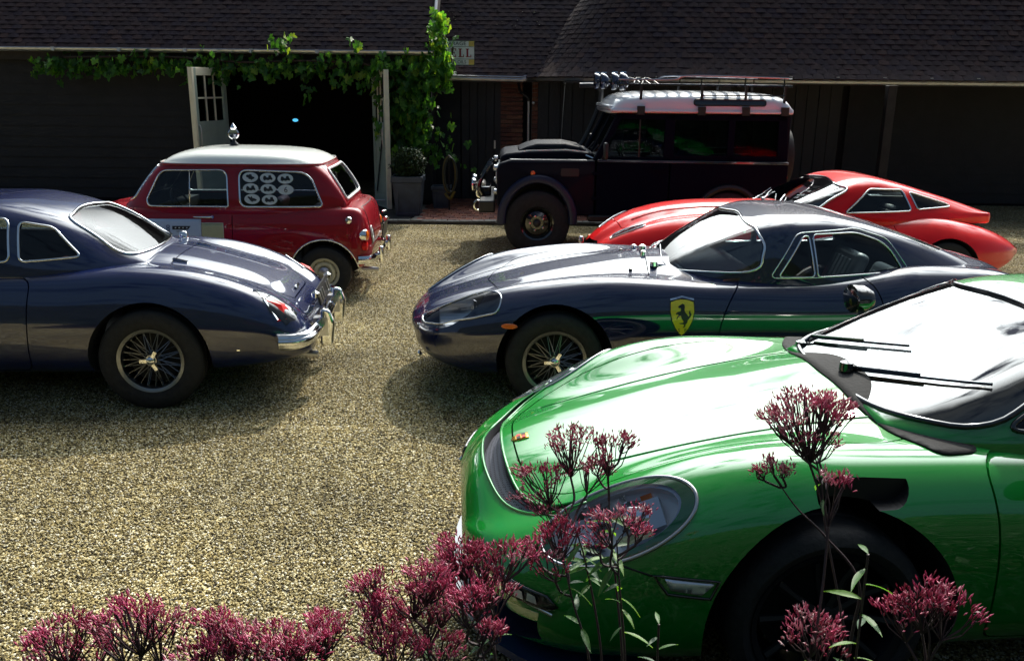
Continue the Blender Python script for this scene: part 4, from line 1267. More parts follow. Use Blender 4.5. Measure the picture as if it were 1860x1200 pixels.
    MB().tube(ring, .012, 8, closed=True).build('drip_rail', pm, car, smooth=True)
    MB().tube([p + Vector((0, 0, .012)) for p in ring], .006, 6, closed=True).build('roof_edge', M['m_roof'], car, smooth=True)
    for ax in ('y+', 'y-'):
        patch(sc, wq, ax, -.006, 'rear_side_window', M['glass_dark'], car)
        patch(sc, wd, ax, -.006, 'door_window', M['glass'], car)
        outline(sc, offset2(wq, .002), ax, .003, .010, 'window_trim', M['chrome'], car)
        outline(sc, offset2(wd, .002), ax, .003, .008, 'window_trim', M['chrome'], car)
        outline(sc, [(1.24, .91), (1.24, 1.24)], ax, .001, .006, 'window_trim', M['chrome'], car, closed=False)
        outline(sb, [(x, .885) for x in np.arange(-.2, 1.7, .1)], ax, .001, .006, 'seam', pm, car, closed=False)
    patch(sc, ws, 'x+', -.005, 'windscreen', M['glass'], car)
    outline(sc, ws, 'x+', .003, .013, 'windscreen_surround', M['chrome'], car)
    patch(sc, wr, 'x-', -.005, 'rear_window', M['glass'], car)
    outline(sc, wr, 'x-', .004, .014, 'rear_window_surround', M['decal_white'], car)
    # body seams down the rear corner
    for s in (1, -1):
        ax = 'y+' if s > 0 else 'y-'
        outline(sb, [(-.20, .88), (-.235, .80), (-.27, .6), (-.29, .40)], ax, .0, .006, 'rear_seam', pm, car, closed=False)
        # wheel arch brightwork
        for xc in (-.02, 2.13):
            pts = [(xc + .322 * math.cos(a), .27 + .322 * math.sin(a)) for a in np.linspace(R(2), R(178), 34)]
            outline(sb, pts, ax, .004, .009, 'arch_trim', M['chrome'], car, closed=False)
        # lamps
        h, n_ = sb.hit((s * .535, .615), 'x-', 0)
        MB().lathe([(.062, -.05), (.062, .0), (.058, .012)], c=h, axis='x', sgn=-1, n=24).build('lamp_bezel', M['chrome'], car, smooth=True)
        MB().lathe([(.056, -.01), (.052, .022), (.03, .034), (0, .036)], c=h, axis='x', sgn=-1, n=24).build('tail_lamp', M['amber_lens'], car, smooth=True)
        MB().lathe([(.05, -.03), (.048, .012), (.03, .02), (0, .022)], c=h + Vector((.0, 0, -.105)), axis='x', sgn=-1, n=24).build('brake_lamp', M['red_lens'], car, smooth=True)
        h, n_ = sb.hit((s * .50, .66), 'x+', 0)
        MB().lathe([(.095, -.12), (.095, .0), (.088, .014)], c=h, axis='x', n=32).build('headlamp_bezel', M['chrome'], car, smooth=True)
        MB().lathe([(.088, .0), (.07, .03), (0, .045)], c=h, axis='x', n=32).build('headlamp', M['white_lens'], car, smooth=True)
    MB().lathe([(.036, -.02), (.036, .016), (.028, .026), (0, .03)], c=sb.hit((-.27, .775), 'y+', 0)[0], axis='y', n=24).build('fuel_cap', M['chrome'], car, smooth=True)
    # boot lid: outline seam, plate, lamp, hinges, country plate
    bl = rpoly([(-.40, .50), (-.38, .87), (.38, .87), (.40, .50)], .05)
    outline(sb, bl, 'x-', .0, .005, 'boot_lid_edge', M['black'], car)
    MB().box((-.545, 0, .60), (.012, .36, .16), m=Matrix.Rotation(R(-8), 3, 'Y')).build('number_plate', M['black'], car)
    MB().tube([(-.56, -.07, .71), (-.575, 0, .72), (-.56, .07, .71)], .022, 10).build('plate_lamp', M['chrome'], car, smooth=True)
    MB().tube([(-.53, -.04, .78), (-.56, 0, .785), (-.53, .04, .78)], .010, 8).build('boot_handle', M['chrome'], car, smooth=True)
    cp = patch(sb, circle(.34, .60, .07, 28, .085), 'x-', .012, 'country_plate', M['decal_white'], car, thick=.006)
    outline(sb, circle(.34, .60, .058, 28, .072), 'x-', .014, .003, 'country_plate_ring', M['black'], car)
    text_on(sb, 'GB', .06, (.34, .60), 'x-', .0145, 'lettering', M['black'], cp)
    # bumper
    for s0, x0, sg in ((-1, -.49, -1), (1, 2.64, 1)):
        pts = spline([(x0 - sg * .14, -.62, .38), (x0 - sg * .035, -.56, .38), (x0 + sg * .015, -.35, .38), (x0 + sg * .035, 0, .38), (x0 + sg * .015, .35, .38), (x0 - sg * .035, .56, .38), (x0 - sg * .14, .62, .38)], 40)
        MB().tube(pts, .040, 10, flat=.45).build('bumper', M['chrome'], car, smooth=True)
        for y in (-.33, .33):
            bev(MB().box((x0 + sg * .055, y, .39), (.05, .06, .17)).build('overrider', M['chrome'], car), .018, 3)
    bev(MB().prism(rpoly([(-.36, .42), (-.30, .62), (.30, .62), (.36, .42)], .08), 'x', 2.62, 2.645).build('grille', M['chrome'], car), .004)
    MB().tube([(-.52, .42, .25), (-.35, .42, .26)], .022, 12).build('exhaust_pipe', M['steel'], car, smooth=True)
    # door handle, placards
    a, _ = sb.hit((1.20, .80), 'y+', .03); b_, _ = sb.hit((1.02, .80), 'y+', .03)
    MB().tube([a, (a + b_) / 2 + Vector((0, .004, 0)), b_], [.006, .009, .012], 8).tube([b_ + Vector((0, -.03, 0)), b_], .016, 10).build('door_handle', M['chrome'], car, smooth=True)
    p1 = patch(sb, [(1.135, .785), (1.135, .535), (1.66, .535), (1.66, .785)], 'y+', .006, 'door_placard', mat('placard_white', (.50, .60, .78), .45), car, step=.04, thick=.003)
    p2 = patch(sb, [(.925, .750), (.925, .53), (1.132, .53), (1.132, .750)], 'y+', .005, 'number_panel', mat('panel_cream', (.48, .47, .28), .45, noise_amt=.15, noise_scale=5), car, step=.04, thick=.003)
    outline(sb, [(.925, .53), (.925, .750), (1.132, .750)], 'y+', .007, .003, 'panel_edge', M['decal_white'], p2, closed=False)
    text_on(sb, 'atencord', .068, (1.385, .595), 'y+', .0085, 'lettering', M['badge_black'], p1)
    text_on(sb, 'OF SPEED', .020, (1.33, .668), 'y+', .0085, 'lettering', M['badge_black'], p1)
    bar = patch(sb, [(1.41, .72), (1.235, .72), (1.26, .686), (1.41, .686)], 'y+', .0085, 'chequer_bar', M['badge_black'], p1)
    for k in range(4):
        x = 1.385 - k * .036
        patch(sb, [(x, .708), (x - .014, .708), (x - .012, .698), (x + .002, .698)], 'y+', .0095, 'chequer', M['decal_white'], p1, step=.05)
    for k in range(4):
        outline(sb, circle(1.45, .715 - k * .026, .014, 14, .012), 'y+', .009, .003, 'round_mark', M['decal_blue'], p1, n=5)
    # oval stickers in the rear side window
    car_a = [(-.030, .012), (-.022, .020), (-.010, .018), (-.004, .024), (.010, .020), (.012, .008), (.030, .000), (.030, -.010), (.018, -.014), (.012, -.022), (.002, -.016), (-.010, -.014), (-.014, -.004), (-.028, .002)]
    car_b = [(-.032, .006), (-.026, .018), (-.014, .014), (-.008, .004), (.004, .004), (.006, .020), (.022, .022), (.026, .008), (.034, -.004), (.032, -.016), (.016, -.012), (.004, -.018), (-.012, -.014), (-.022, -.020), (-.032, -.010)]
    car_c = [(-.034, .014), (-.024, .022), (-.010, .012), (-.004, .024), (.002, .010), (.020, .004), (.034, -.004), (.028, -.014), (.008, -.016), (.000, -.022), (-.012, -.012), (-.020, .000)]
    k = 0
    for r_i, (row, z) in enumerate(((3, 1.180), (3, 1.077), (2, .977))):
        for c_i in range(row):
            x = .655 - c_i * .167 + (-.012 if r_i == 2 else 0) + (.004 if r_i == 0 else 0)
            st = patch(sc, circle(x, z - .006 * c_i, .074, 30, .047), 'y+', .0015, 'oval_sticker', M['decal_white'], car, step=.03)
            if r_i == 1 and c_i == 2: text_on(sc, '6', .075, (x, z - .014), 'y+', .003, 'lettering', M['badge_black'], st)
            else:
                sh = (car_a, car_b, car_c)[(k * 2 + r_i) % 3 if c_i != 1 else 1]
                patch(sc, [(x - u * 1.35, z - .006 * c_i + v * 1.2) for u, v in sh], 'y+', .003, 'car_print', M['badge_black'], st, step=.02)
            k += 1
    # things seen through the glass
    seat(car, .95, .30, M['dark_red_trim'], z=.34, back=.46); seat(car, .95, -.30, M['dark_red_trim'], z=.34, back=.46)
    r_ = MB().box((.18, 0, .56), (.12, 1.0, .50)).build('rear_seat', M['leather'], car); bev(r_, .04)
    MB().box((-.12, 0, .85), (.42, 1.04, .02)).build('parcel_shelf', M['leather'], car)
    for y, x in ((.35, .02), (.22, -.08)):
        MB().tube([(x + .05 * math.cos(a), y, .92 + .06 * math.sin(a)) for a in np.linspace(.2, 2.9, 10)], .012, 6).build('shelf_loop', M['chrome'], car, smooth=True)
    steering(car, 1.42, .30, .86, .19)
    MB().box((1.60, 0, .82), (.14, 1.1, .10)).build('dashboard', M['black'], car)
    for x in (-.02, 2.13):
        for s in (1, -1): wheel(car, x, s * .60, s, .258, .155, .142, 'steel')
    # roof lamp
    lp = empty('roof_lamp', (.96, -.02, 1.435), 0, car)
    MB().lathe([(.045, 0), (.04, .02), (.018, .04), (.014, .07)], axis='z', n=16).build('lamp_foot', M['black'], lp, smooth=True)
    MB().lathe([(0, -.030), (.03, -.034), (.052, -.018), (.056, .0), (.046, .012), (0, .016)], c=(0, 0, .115), axis='y', n=24).build('lamp_bowl', M['chrome'], lp, smooth=True)
    MB().lathe([(0, -.025), (.026, -.02), (.034, 0), (.02, .02), (0, .05)], c=(0, 0, .175), axis='z', n=18).build('lamp_cap', M['chrome'], lp, smooth=True)
    MB().box((0, .01, .12), (.115, .012, .012)).build('lamp_strap', M['black'], lp)
    return car
small_car()
# ================= black off-roader with a white roof and roof rack =================
def off_roader():
    car = empty('off_roader', (0.28, 11.61, 0), R(181))
    tag(car, 'black square off-road estate with silver roof, roof rack and four spotlights', 'car', 'classic cars parked on the gravel')
    pm = M['l_paint']; RF = M['l_roof']
    Wd = .79
    def slab(name, poly, y0, y1, m, b=.01, axis='y'):
        o = MB().prism(poly, axis, y0, y1).build(name, m, car)
        return bev(o, b) if b else o
    # chassis / inner body
    slab('inner_body', [(.42, .62), (.42, 1.14), (-.70, 1.16), (-3.02, 1.12), (-3.02, .55), (-2.72, .55), (-2.72, .86), (-1.96, .86), (-1.92, .50), (-.62, .50), (-.46, .86), (.34, .88)], -.60, .60, M['well'], 0)
    # front wings with flat tops, wheel openings
    arch = [(.42 * math.cos(a), .44 + .47 * math.sin(a)) for a in np.linspace(R(12), R(168), 14)]
    for s in (1, -1):
        y0, y1 = (s * .585, s * Wd) if s > 0 else (s * Wd, s * .585)
        wing = [(.50, .62), (.50, 1.05), (.46, 1.13), (.36, 1.165), (-.70, 1.175), (-.70, .50), (-.46, .50)] + [(x * 1.0, z) for x, z in arch[::-1]] + [(.44, .60)]
        slab('wing', wing, y0, y1, pm, .022)
        fl = MB()
        ar = [(.44 * math.cos(a), .45 + .50 * math.sin(a)) for a in np.linspace(R(-5), R(185), 24)]
        fl.tube([(x, s * (Wd + .03), z) for x, z in ar], .045, 8, flat=1.2).build('arch_flare', mat('flare_black', (.008, .014, .05), .4), car, smooth=True)
        fl = MB()
        fl.tube([(-2.34 + .40 * math.cos(a), s * (Wd + .02), .45 + .42 * math.sin(a)) for a in np.linspace(R(-5), R(185), 24)], .040, 8).build('arch_flare', M['black'], car, smooth=True)
        # door with window frame
        slab('door', [(-.715, .50), (-.715, 1.165), (-1.60, 1.165), (-1.60, .50)], y0, y1, M['l_side'], .012)
        arr = [(-2.34 + .40 * math.cos(a), .45 + .41 * math.sin(a)) for a in np.linspace(R(0), R(180), 16)]
        slab('rear_quarter', [(-1.615, .50), (-1.615, 1.165), (-3.05, 1.15), (-3.05, .52)] + [(-2.76, .52)] + arr[::-1] + [(-1.93, .50)], y0, y1, M['l_side'], .012)
        yy = s * (Wd - .02)
        slab('waist_capping', [(-.72, 1.155), (-.72, 1.19), (-3.05, 1.175), (-3.05, 1.14)], min(yy, yy + s * .03), max(yy, yy + s * .03), M['gloss_black'], .006)
        # upper side: posts, rails round the glass
        yu0, yu1 = (s * .70, s * .745) if s > 0 else (s * .745, s * .70)
        for nm, pl in (('screen_pillar', [(-.68, 1.17), (-.76, 1.17), (-1.02, 1.72), (-.95, 1.72)]), ('door_frame', [(-.775, 1.18), (-1.60, 1.18), (-1.60, 1.215), (-.79, 1.215)]),
                       ('centre_pillar', [(-1.53, 1.17), (-1.65, 1.17), (-1.65, 1.72), (-1.53, 1.72)]), ('side_pillar', [(-2.30, 1.17), (-2.38, 1.17), (-2.38, 1.72), (-2.30, 1.72)]),
                       ('rear_pillar', [(-2.92, 1.16), (-3.05, 1.16), (-3.00, 1.72), (-2.90, 1.72)]), ('side_rail', [(-.96, 1.665), (-3.0, 1.655), (-3.0, 1.72), (-.93, 1.72)]),
                       ('lower_rail', [(-1.65, 1.165), (-2.95, 1.155), (-2.95, 1.24), (-1.65, 1.24)])):
            slab(nm, pl, yu0, yu1, M['l_side'], .006)
        yg = s * .722
        for nm, pl in (('door_window', [(-.82, 1.215), (-1.53, 1.215), (-1.53, 1.665), (-1.0, 1.665)]), ('side_window', [(-1.65, 1.24), (-2.30, 1.24), (-2.30, 1.66), (-1.65, 1.665)]),
                       ('rear_side_window', [(-2.38, 1.24), (-2.92, 1.235), (-2.90, 1.655), (-2.38, 1.66)])):
            MB().prism(pl, 'y', yg - .002, yg + .002).build(nm, M['glass_off'], car)
        slab('window_divider', [(-1.22, 1.215), (-1.235, 1.215), (-1.235, 1.665), (-1.22, 1.665)], min(yg - .01, yg + .012), yg + .012, M['black'], 0)
        # wing mirror
        mr = MB().box((-.80, s * .93, 1.30), (.05, .13, .20)).build('door_mirror', M['black'], car); bev(mr, .02)
        MB().tube([(-.78, s * .77, 1.20), (-.79, s * .90, 1.24)], .012, 6).build('mirror_arm', M['black'], car)
        MB().box((-1.48, s * (Wd + .012), 1.08), (.14, .03, .035)).build('door_handle', M['l_side'], car)
        for z in (.72, 1.02): MB().box((-.71, s * (Wd + .01), z), (.10, .02, .035)).build('door_hinge', M['l_side'], car)
        MB().lathe([(.03, 0), (.028, .014), (0, .02)], c=(.06, s * (Wd + .002), 1.02), axis='y', sgn=s, n=14).build('side_repeater', M['amber_lens'], car, smooth=True)
        slab('wing_vent', rpoly([(-.28, .98), (-.28, 1.08), (-.50, 1.08), (-.50, .98)], .02), min(s * Wd, s * (Wd + .008)), max(s * Wd, s * (Wd + .008)), M['black'], .003)
        slab('wing_top_plate', rpoly([(.34, s * .62), (.34, s * .77), (-.60, s * .77), (-.60, s * .62)], .02), 1.170, 1.178, mat('chequer_plate', (.10, .105, .12), .35, .8, bump=.8, bump_scale=90), .002, axis='z')
        slab('sill', [(-.62, .44), (-.62, .52), (-1.95, .52), (-1.95, .44)], min(s * .70, s * .86), max(s * .70, s * .86), M['black'], .02)
    # bonnet, stepped and domed
    bon = [(.47, 1.14), (.44, 1.21), (.38, 1.235), (.10, 1.27), (-.35, 1.285), (-.70, 1.25), (-.70, 1.16), (.40, 1.12)]
    slab('bonnet', bon, -.60, .60, pm, .03)
    slab('bonnet_dome', [(.25, 1.25), (.12, 1.31), (0, 1.345), (-.35, 1.35), (-.55, 1.31), (-.66, 1.24), (-.3, 1.20)], -.42, .42, pm, .045)
    slab('bonnet_strip', [(.22, 1.250), (.10, 1.275), (-.3, 1.292), (-.62, 1.268), (-.62, 1.262), (-.3, 1.284), (.10, 1.267)], .60, .606, M['l_roof'], 0)
    # grille panel, lamps, bumper, winch, bull bar
    slab('grille_panel', [(.40, .62), (.40, 1.16), (.46, 1.16), (.46, .62)], -.585, .585, M['gloss_black'], .008)
    for k in range(7): MB().box((.47, 0, .80 + k * .045), (.02, .62, .022)).build('grille_bar', M['black'], car)
    for s in (1, -1):
        MB().lathe([(.10, -.04), (.10, .02), (.092, .03), (.06, .045), (0, .05)], c=(.47, s * .46, .93), axis='x', n=28).build('headlamp', M['white_lens'], car, smooth=True)
        for z, mm in ((1.07, 'white_lens'), (.78, 'white_lens')):
            MB().lathe([(.036, -.02), (.036, .02), (.02, .034), (0, .036)], c=(.51, s * .68, z), axis='x', n=18).build('side_lamp', M[mm], car, smooth=True)
    bev(MB().box((.62, 0, .60), (.20, 1.50, .15)).build('bumper', M['black'], car), .02)
    bev(MB().box((.66, 0, .73), (.18, .52, .12)).build('winch', M['gloss_black'], car), .02)
    MB().lathe([(.06, -.2), (.06, .2), (.02, .2), (0, .2)], c=(.70, 0, .78), axis='y', n=18).build('winch_drum', M['steel'], car, smooth=True)
    for y in (-.30, .30):
        MB().tube(spline([(.62, y, .62), (.72, y, .80), (.62, y, 1.02), (.56, y, 1.10)], 12), .024, 8).build('bull_bar', M['gloss_black'], car, smooth=True)
        MB().lathe([(.0, -.05), (.07, -.03), (.085, .0), (.08, .015), (0, .03)], c=(.80, y * .8, .82), axis='x', n=24).build('driving_lamp', M['chrome'], car, smooth=True)
    for y in (-.62, .62):
        MB().tube([(.73 + .05 * math.cos(a), y, .60 + .06 * math.sin(a)) for a in np.linspace(0, 2 * PI, 14)[:-1]], .014, 6, closed=True).build('shackle', M['chrome'], car, smooth=True)
    # windscreen and frame
    sl = Vector((-.27, 0, .55))
    def scr(y, t, o=0): return Vector((-.70, y, 1.17)) + sl * t + Vector((.9, 0, .44)).normalized() * o
    MB().add([scr(-.66, .06), scr(.66, .06), scr(.66, .94), scr(-.66, .94)], [(0, 1, 2, 3)]).build('windscreen', M['glass_off'], car)
    fr = MB()
    for y in (-.69, 0, .69): fr.tube([scr(y, 0), scr(y, 1)], .03 if y else .012, 6)
    fr.tube([scr(-.70, 0), scr(.70, 0)], .035, 6).tube([scr(-.70, 1), scr(.70, 1)], .03, 6)
    fr.build('windscreen_frame', pm, car, smooth=True)
    for y in (-.45, .12):
        MB().tube([scr(y, .02, .05), scr(y + .28, .10, .04), scr(y + .42, .30, .03)], .007, 6).build('wiper', M['steel'], car)
    MB().tube([(-.68, .64, 1.19), (-.60, .60, 1.22), (-.66, .50, 1.23)], .012, 6).build('wiper_motor_boss', M['chrome'], car)
    # roof shell
    rp = dict()
    xs = [-3.06, -3.03, -2.95, -2.4, -1.6, -1.15, -.98, -.90, -.86]
    zt = [1.80, 1.93, 1.975, 2.0, 2.0, 1.985, 1.95, 1.90, 1.80]
    rings = []
    for x, z in zip(xs, zt):
        rings.append([(x, 0, z), (x, .3, z - .004), (x, .56, z - .02), (x, .70, z - .05), (x, .755, max(1.80, z - .11)), (x, .765, 1.77), (x, .765, 1.735), (x, .60, 1.725), (x, .3, 1.725), (x, 0, 1.725)])
    rm = loft(rings, 70, 70).mesh('roof', [RF], smooth='all'); sr = Surf(rm)
    alp = rpoly([(-1.86, 1.835), (-1.86, 1.90), (-2.72, 1.90), (-2.72, 1.835)], .032, 5)
    obj('roof', rm, car)
    MB().box((-1.98, 0, 1.715), (2.0, 1.36, .02)).build('headlining', M['well'], car)
    for ax in ('y+', 'y-'):
        patch(sr, alp, ax, .004, 'roof_window', M['gloss_black'], car)
        outline(sr, alp, ax, .004, .010, 'roof_window_seal', M['black'], car)
    for s in (1, -1):
        MB().tube([(-.88, s * .775, 1.765), (-3.05, s * .775, 1.755)], .016, 6).build('roof_gutter', RF, car)
    bev(MB().box((-.89, 0, 1.80), (.10, 1.44, .05)).build('roof_lip', RF, car), .015)
    # rear end
    slab('rear_panel', [(-3.0, .52), (-3.0, 1.72), (-3.05, 1.72), (-3.06, .52)], -.74, .74, pm, .008)
    sw = empty('spare_wheel', (-3.20, -.15, 1.15), R(90), car)
    MB().lathe([(.20, -.09), (.30, -.11), (.385, -.10), (.40, -.06), (.40, .06), (.385, .10), (.30, .11), (.20, .09)], n=40).build('tyre', M['rubber'], sw, smooth=True)
    MB().lathe([(0, -.05), (.10, -.05), (.20, -.07), (.20, .07), (0, .05)], n=30).build('rim', M['gloss_black'], sw, smooth=True)
    bev(MB().box((-3.12, 0, .55), (.14, 1.46, .12)).build('rear_step', M['black'], car), .02)
    for z in (.80, .98):
        MB().lathe([(.04, 0), (.038, .02), (0, .03)], c=(-3.06, .66, z), axis='x', sgn=-1, n=16).build('tail_lamp', M['red_lens'], car, smooth=True)
    # roof rack
    rk = empty('roof_rack', (0, 0, 0), 0, car)
    z0, z1 = 2.07, 2.155
    for s in (1, -1):
        MB().tube([(-.95, s * .66, z0), (-3.05, s * .66, z0 - .01)], .012, 6).build('side_rail', M['gloss_black'], rk)
        MB().tube(spline([(-.95, s * .66, z1 - .03), (-1.2, s * .66, z1 - .03), (-1.62, s * .66, z1 - .025), (-1.85, s * .66, z1 + .02), (-3.0, s * .66, z1)], 20), .011, 6).build('upper_rail', M['steel'], rk, smooth=True)
        for x in (-1.22, -1.95, -2.48, -2.95):
            MB().box((x, s * .725, 1.90), (.03, .015, .34)).box((x, s * .775, 1.77), (.09, .05, .10)).build('rack_foot', M['black'], rk)
            MB().tube([(x, s * .66, z0), (x, s * .66, z1)], .009, 6).build('rail_post', M['gloss_black'], rk)
        MB().tube([(-1.95, s * .73, 1.95), (-2.95, s * .73, 1.95)], .009, 6).tube([(-1.10, s * .73, 1.86), (-2.95, s * .735, 1.845)], .008, 6).build('lower_bar', M['gloss_black'], rk)
    for i in range(15):
        x = -1.0 - i * .145
        MB().box((x, 0, z0), (.045, 1.32, .018)).build('slat', M['l_roof'] if i % 5 == 1 else M['steel'], rk)
    MB().tube([(-.95, -.66, z0), (-.95, .66, z0)], .012, 6).build('front_rail', M['gloss_black'], rk)
    MB().tube([(-3.05, -.66, z1), (-3.05, .66, z1)], .012, 6).build('rear_rail', M['gloss_black'], rk)
    for k in range(3):
        MB().tube(spline([(-1.05 - .1 * k, .60, z0 + .01), (-1.10 - .1 * k, .45, z0 + .07), (-1.18 - .1 * k, .50, z0 + .05), (-1.24 - .1 * k, .62, z0)], 14), .010, 6).build('lashing_strap', M['black'], rk, smooth=True)
    for y, dx in ((-.62, .09), (-.40, .03), (.26, -.03), (.52, -.10)):
        l_ = empty('spotlight', (-.93 + dx, y, 2.10), 0, car)
        MB().lathe([(0, -.06), (.06, -.055), (.095, -.02), (.105, .02), (.105, .035), (.098, .045)], axis='x', n=28).build('lamp_bowl', mat('blue_black_gloss', (.01, .018, .06), .15, coat=1) if 'sblk' not in M else M['sblk'], l_, smooth=True)
        MB().lathe([(.098, .040), (.06, .052), (0, .056)], axis='x', n=28).build('lamp_lens', M['glass_lens'], l_, smooth=True)
        MB().lathe([(0, .0), (.09, .03)], axis='x', n=28).build('lamp_reflector', M['chrome'], l_, smooth=True)
        MB().tube([(-.02, -.11, 0), (-.02, -.11, -.09), (-.02, .11, -.09), (-.02, .11, 0)], .008, 6).build('lamp_bracket', M['black'], l_)
        MB().tube([(-.03, 0, .105), (.035, 0, .108)], .010, 6).build('lamp_visor', M['chrome'], l_)
    # snorkel on the far side
    MB().tube(spline([(-.35, -.80, 1.12), (-.60, -.82, 1.20), (-.72, -.83, 1.35), (-.90, -.83, 1.80), (-.88, -.83, 2.02), (-.62, -.83, 2.04)], 30), .035, 8).build('snorkel', M['black'], car, smooth=True)
    MB().tube([(-.66, -.84, 2.075), (-.86, -.84, 2.08), (-.92, -.84, 2.06)], .010, 6).build('snorkel_edge', M['steel'], car)
    # inside
    for y in (.36, -.36): seat(car, -1.42, y, M['leather'], z=.72, back=.62)
    MB().lathe([(0, -.05), (.06, -.04), (.07, 0), (.05, .04), (0, .05)], c=(-1.50, .37, 1.46), axis='x', n=18).build('headrest', M['grey_leather'], car, smooth=True)
    steering(car, -1.08, .36, 1.18, .2)
    MB().box((-.86, 0, 1.10), (.2, 1.3, .14)).build('dashboard', M['black'], car)
    for x in (0, -2.34):
        for s in (1, -1): wheel(car, x, s * .70, s, .405, .24, .20, 'black')
    for s in (1, -1): bev(MB().box((-2.80, s * .68, .40), (.02, .26, .34)).build('mudflap', M['rubber'], car), .004)
    return car
off_roader()
# ================= red sports car =================
def red_gt():
    car = empty('red_sports_car', (1.72, 9.0, 0), R(184))
    tag(car, 'bright red long-bonnet sports car between the off-roader and the dark blue coupe', 'car', 'classic cars parked on the gravel')
    pm, wm = M['e_paint'], M['well']
    P = dict(x0=-3.45, x1=.98,
        zc=[(-3.45, .52), (-3.3, .62), (-2.8, .78), (-2, .90), (-.88, .95), (-.2, .945), (.2, .91), (.46, .845), (.66, .76), (.80, .67), (.92, .57), (.98, .50)],
        zf=[(-3.45, .50), (-3.3, .60), (-2.8, .78), (-2.3, .86), (-1.6, .83), (-.88, .86), (-.2, .87), (.2, .84), (.5, .76), (.72, .66), (.88, .55), (.98, .48)],
        zv=[(-3.45, .51), (-2.8, .77), (-2, .86), (-.88, .87), (-.2, .865), (.2, .83), (.46, .77), (.72, .66), (.88, .56), (.98, .49)],
        yf=[(-3.45, .25), (-2.8, .50), (-2.2, .56), (-1, .56), (0, .56), (.5, .50), (.8, .36), (.92, .24), (.98, .12)],
        yw=[(-3.45, .30), (-3.2, .55), (-2.5, .80), (-1.8, .80), (-1, .80), (0, .82), (.45, .74), (.7, .60), (.86, .44), (.94, .30), (.98, .16)],
        zw=[(-3.45, .47), (-2, .50), (0, .50), (.98, .45)], zb=[(-3.45, .42), (-3, .26), (-2, .19), (.3, .19), (.7, .26), (.9, .35), (.98, .42)], bulge=.03)
    C = dict(cx0=-3.10, cx1=-.86, zbase=.86,
        zr=[(-3.10, .86), (-2.8, .96), (-2.4, 1.08), (-2.0, 1.19), (-1.75, 1.235), (-1.55, 1.215), (-1.35, 1.14), (-1.1, 1.03), (-.95, .945), (-.86, .89)],
        yr=[(-3.10, .20), (-2.5, .36), (-1.8, .50), (-1.45, .56), (-1.1, .54), (-.86, .25)], yb=[(-3.10, .30), (-2.4, .54), (-1.8, .66), (-1.3, .67), (-1.0, .55), (-.86, .28)])
    me = car_body(P, [pm], mu=130, mv=90); sb = Surf(me)
    cab = car_cabin(C, [pm], 80, 80); sc = Surf(cab)
    inner = car_cabin(C, [M['leather']], 50, 50, inset=.03, zlow=.35)
    me = boolean(me, inner)
    for x in (0, -2.44): me = boolean(me, cyl_cutter(x, .32, .36, .46, 1.2, [wm]))
    me = boolean(me, MB().prism(rpoly([(-.22, .47), (.22, .47), (.20, .56), (-.20, .56)], .04), 'x', .86, 1.4).mesh('c', [wm]))
    bon = rpoly([(.70, 0), (.66, .28), (.40, .44), (-.2, .50), (-.84, .50), (-.86, 0), (-.84, -.50), (-.2, -.50), (.40, -.44), (.66, -.28)], .05, 3)
    me, b1 = split(me, bon, 'z', .5, 1.5, .008, [pm])
    door = rpoly([(-1.0, .26), (-1.02, .84), (-1.9, .86), (-2.0, .5), (-1.92, .26)], .06)
    me, d1 = split(me, door, 'y', .5, 1.4, .008, [pm]); me, d2 = split(me, door, 'y', -1.4, -.5, .008, [pm])
    cab = boolean(cab, inner)
    ws = rpoly([(-.62, .925), (-.56, 1.14), (0, 1.195), (.56, 1.14), (.62, .925), (0, .90)], [.06, .06, .2, .06, .06, .2])
    wd = rpoly([(-1.42, .91), (-1.68, 1.13), (-2.05, 1.11), (-2.12, .92)], .04)
    wb = rpoly([(-2.19, .93), (-2.13, 1.09), (-2.55, .97), (-2.60, .94)], .03)
    cab = boolean(cab, MB().prism(wd, 'y', -1, 1).prism(wb, 'y', -1, 1).mesh('c', [M['black']]))
    cab = boolean(cab, MB().prism(ws, 'x', -1.8, -.4).mesh('c', [M['black']]))
    obj('body', fix_normals(me, [sb]), car); obj('bonnet', fix_normals(b1, [sb]), car); obj('cabin', fix_normals(cab, [sc]), car)
    for d in (d1, d2): obj('door', fix_normals(d, [sb]), car)
    patch(sc, ws, 'x+', -.003, 'windscreen', M['glass_bright'], car); outline(sc, ws, 'x+', .002, .010, 'windscreen_surround', M['chrome'], car)
    stripe = mat('stripe_blue', (.02, .03, .16), .35, coat=.6)
    for ax in ('y+', 'y-'):
        s = 1 if ax == 'y+' else -1
        patch(sc, wd, ax, -.003, 'door_window', M['glass'], car); outline(sc, wd, ax, .002, .008, 'window_trim', M['chrome'], car)
        patch(sc, wb, ax, -.003, 'rear_side_window', M['glass'], car); outline(sc, wb, ax, .002, .008, 'window_trim', M['chrome'], car)
        outline(sb, [(x, .60) for x in np.arange(-.95, -.45, .1)], ax, .002, .006, 'wing_trim', M['chrome'], car, closed=False)
        # faired headlamps with rims, bumperettes, side lamps
        pl = [(x, s * y) for x, y in rpoly([(.80, .34), (.62, .46), (.48, .50), (.46, .42), (.60, .34), (.74, .28)], .05)]
        patch(sb, pl, 'z+', .005, 'headlamp_cover', M['glass_lens'], car); outline(sb, pl, 'z+', .005, .007, 'headlamp_rim', M['chrome'], car)
        MB().tube(spline([(.99, s * .20, .43), (.95, s * .34, .43), (.84, s * .50, .43), (.70, s * .62, .43)], 16), .026, 10).build('bumper', M['chrome'], car, smooth=True)
        bev(MB().box((.99, s * .24, .46), (.05, .05, .16)).build('overrider', M['chrome'], car), .018, 3)
        h, _ = sb.hit((s * .40, .50), 'x+', .0)
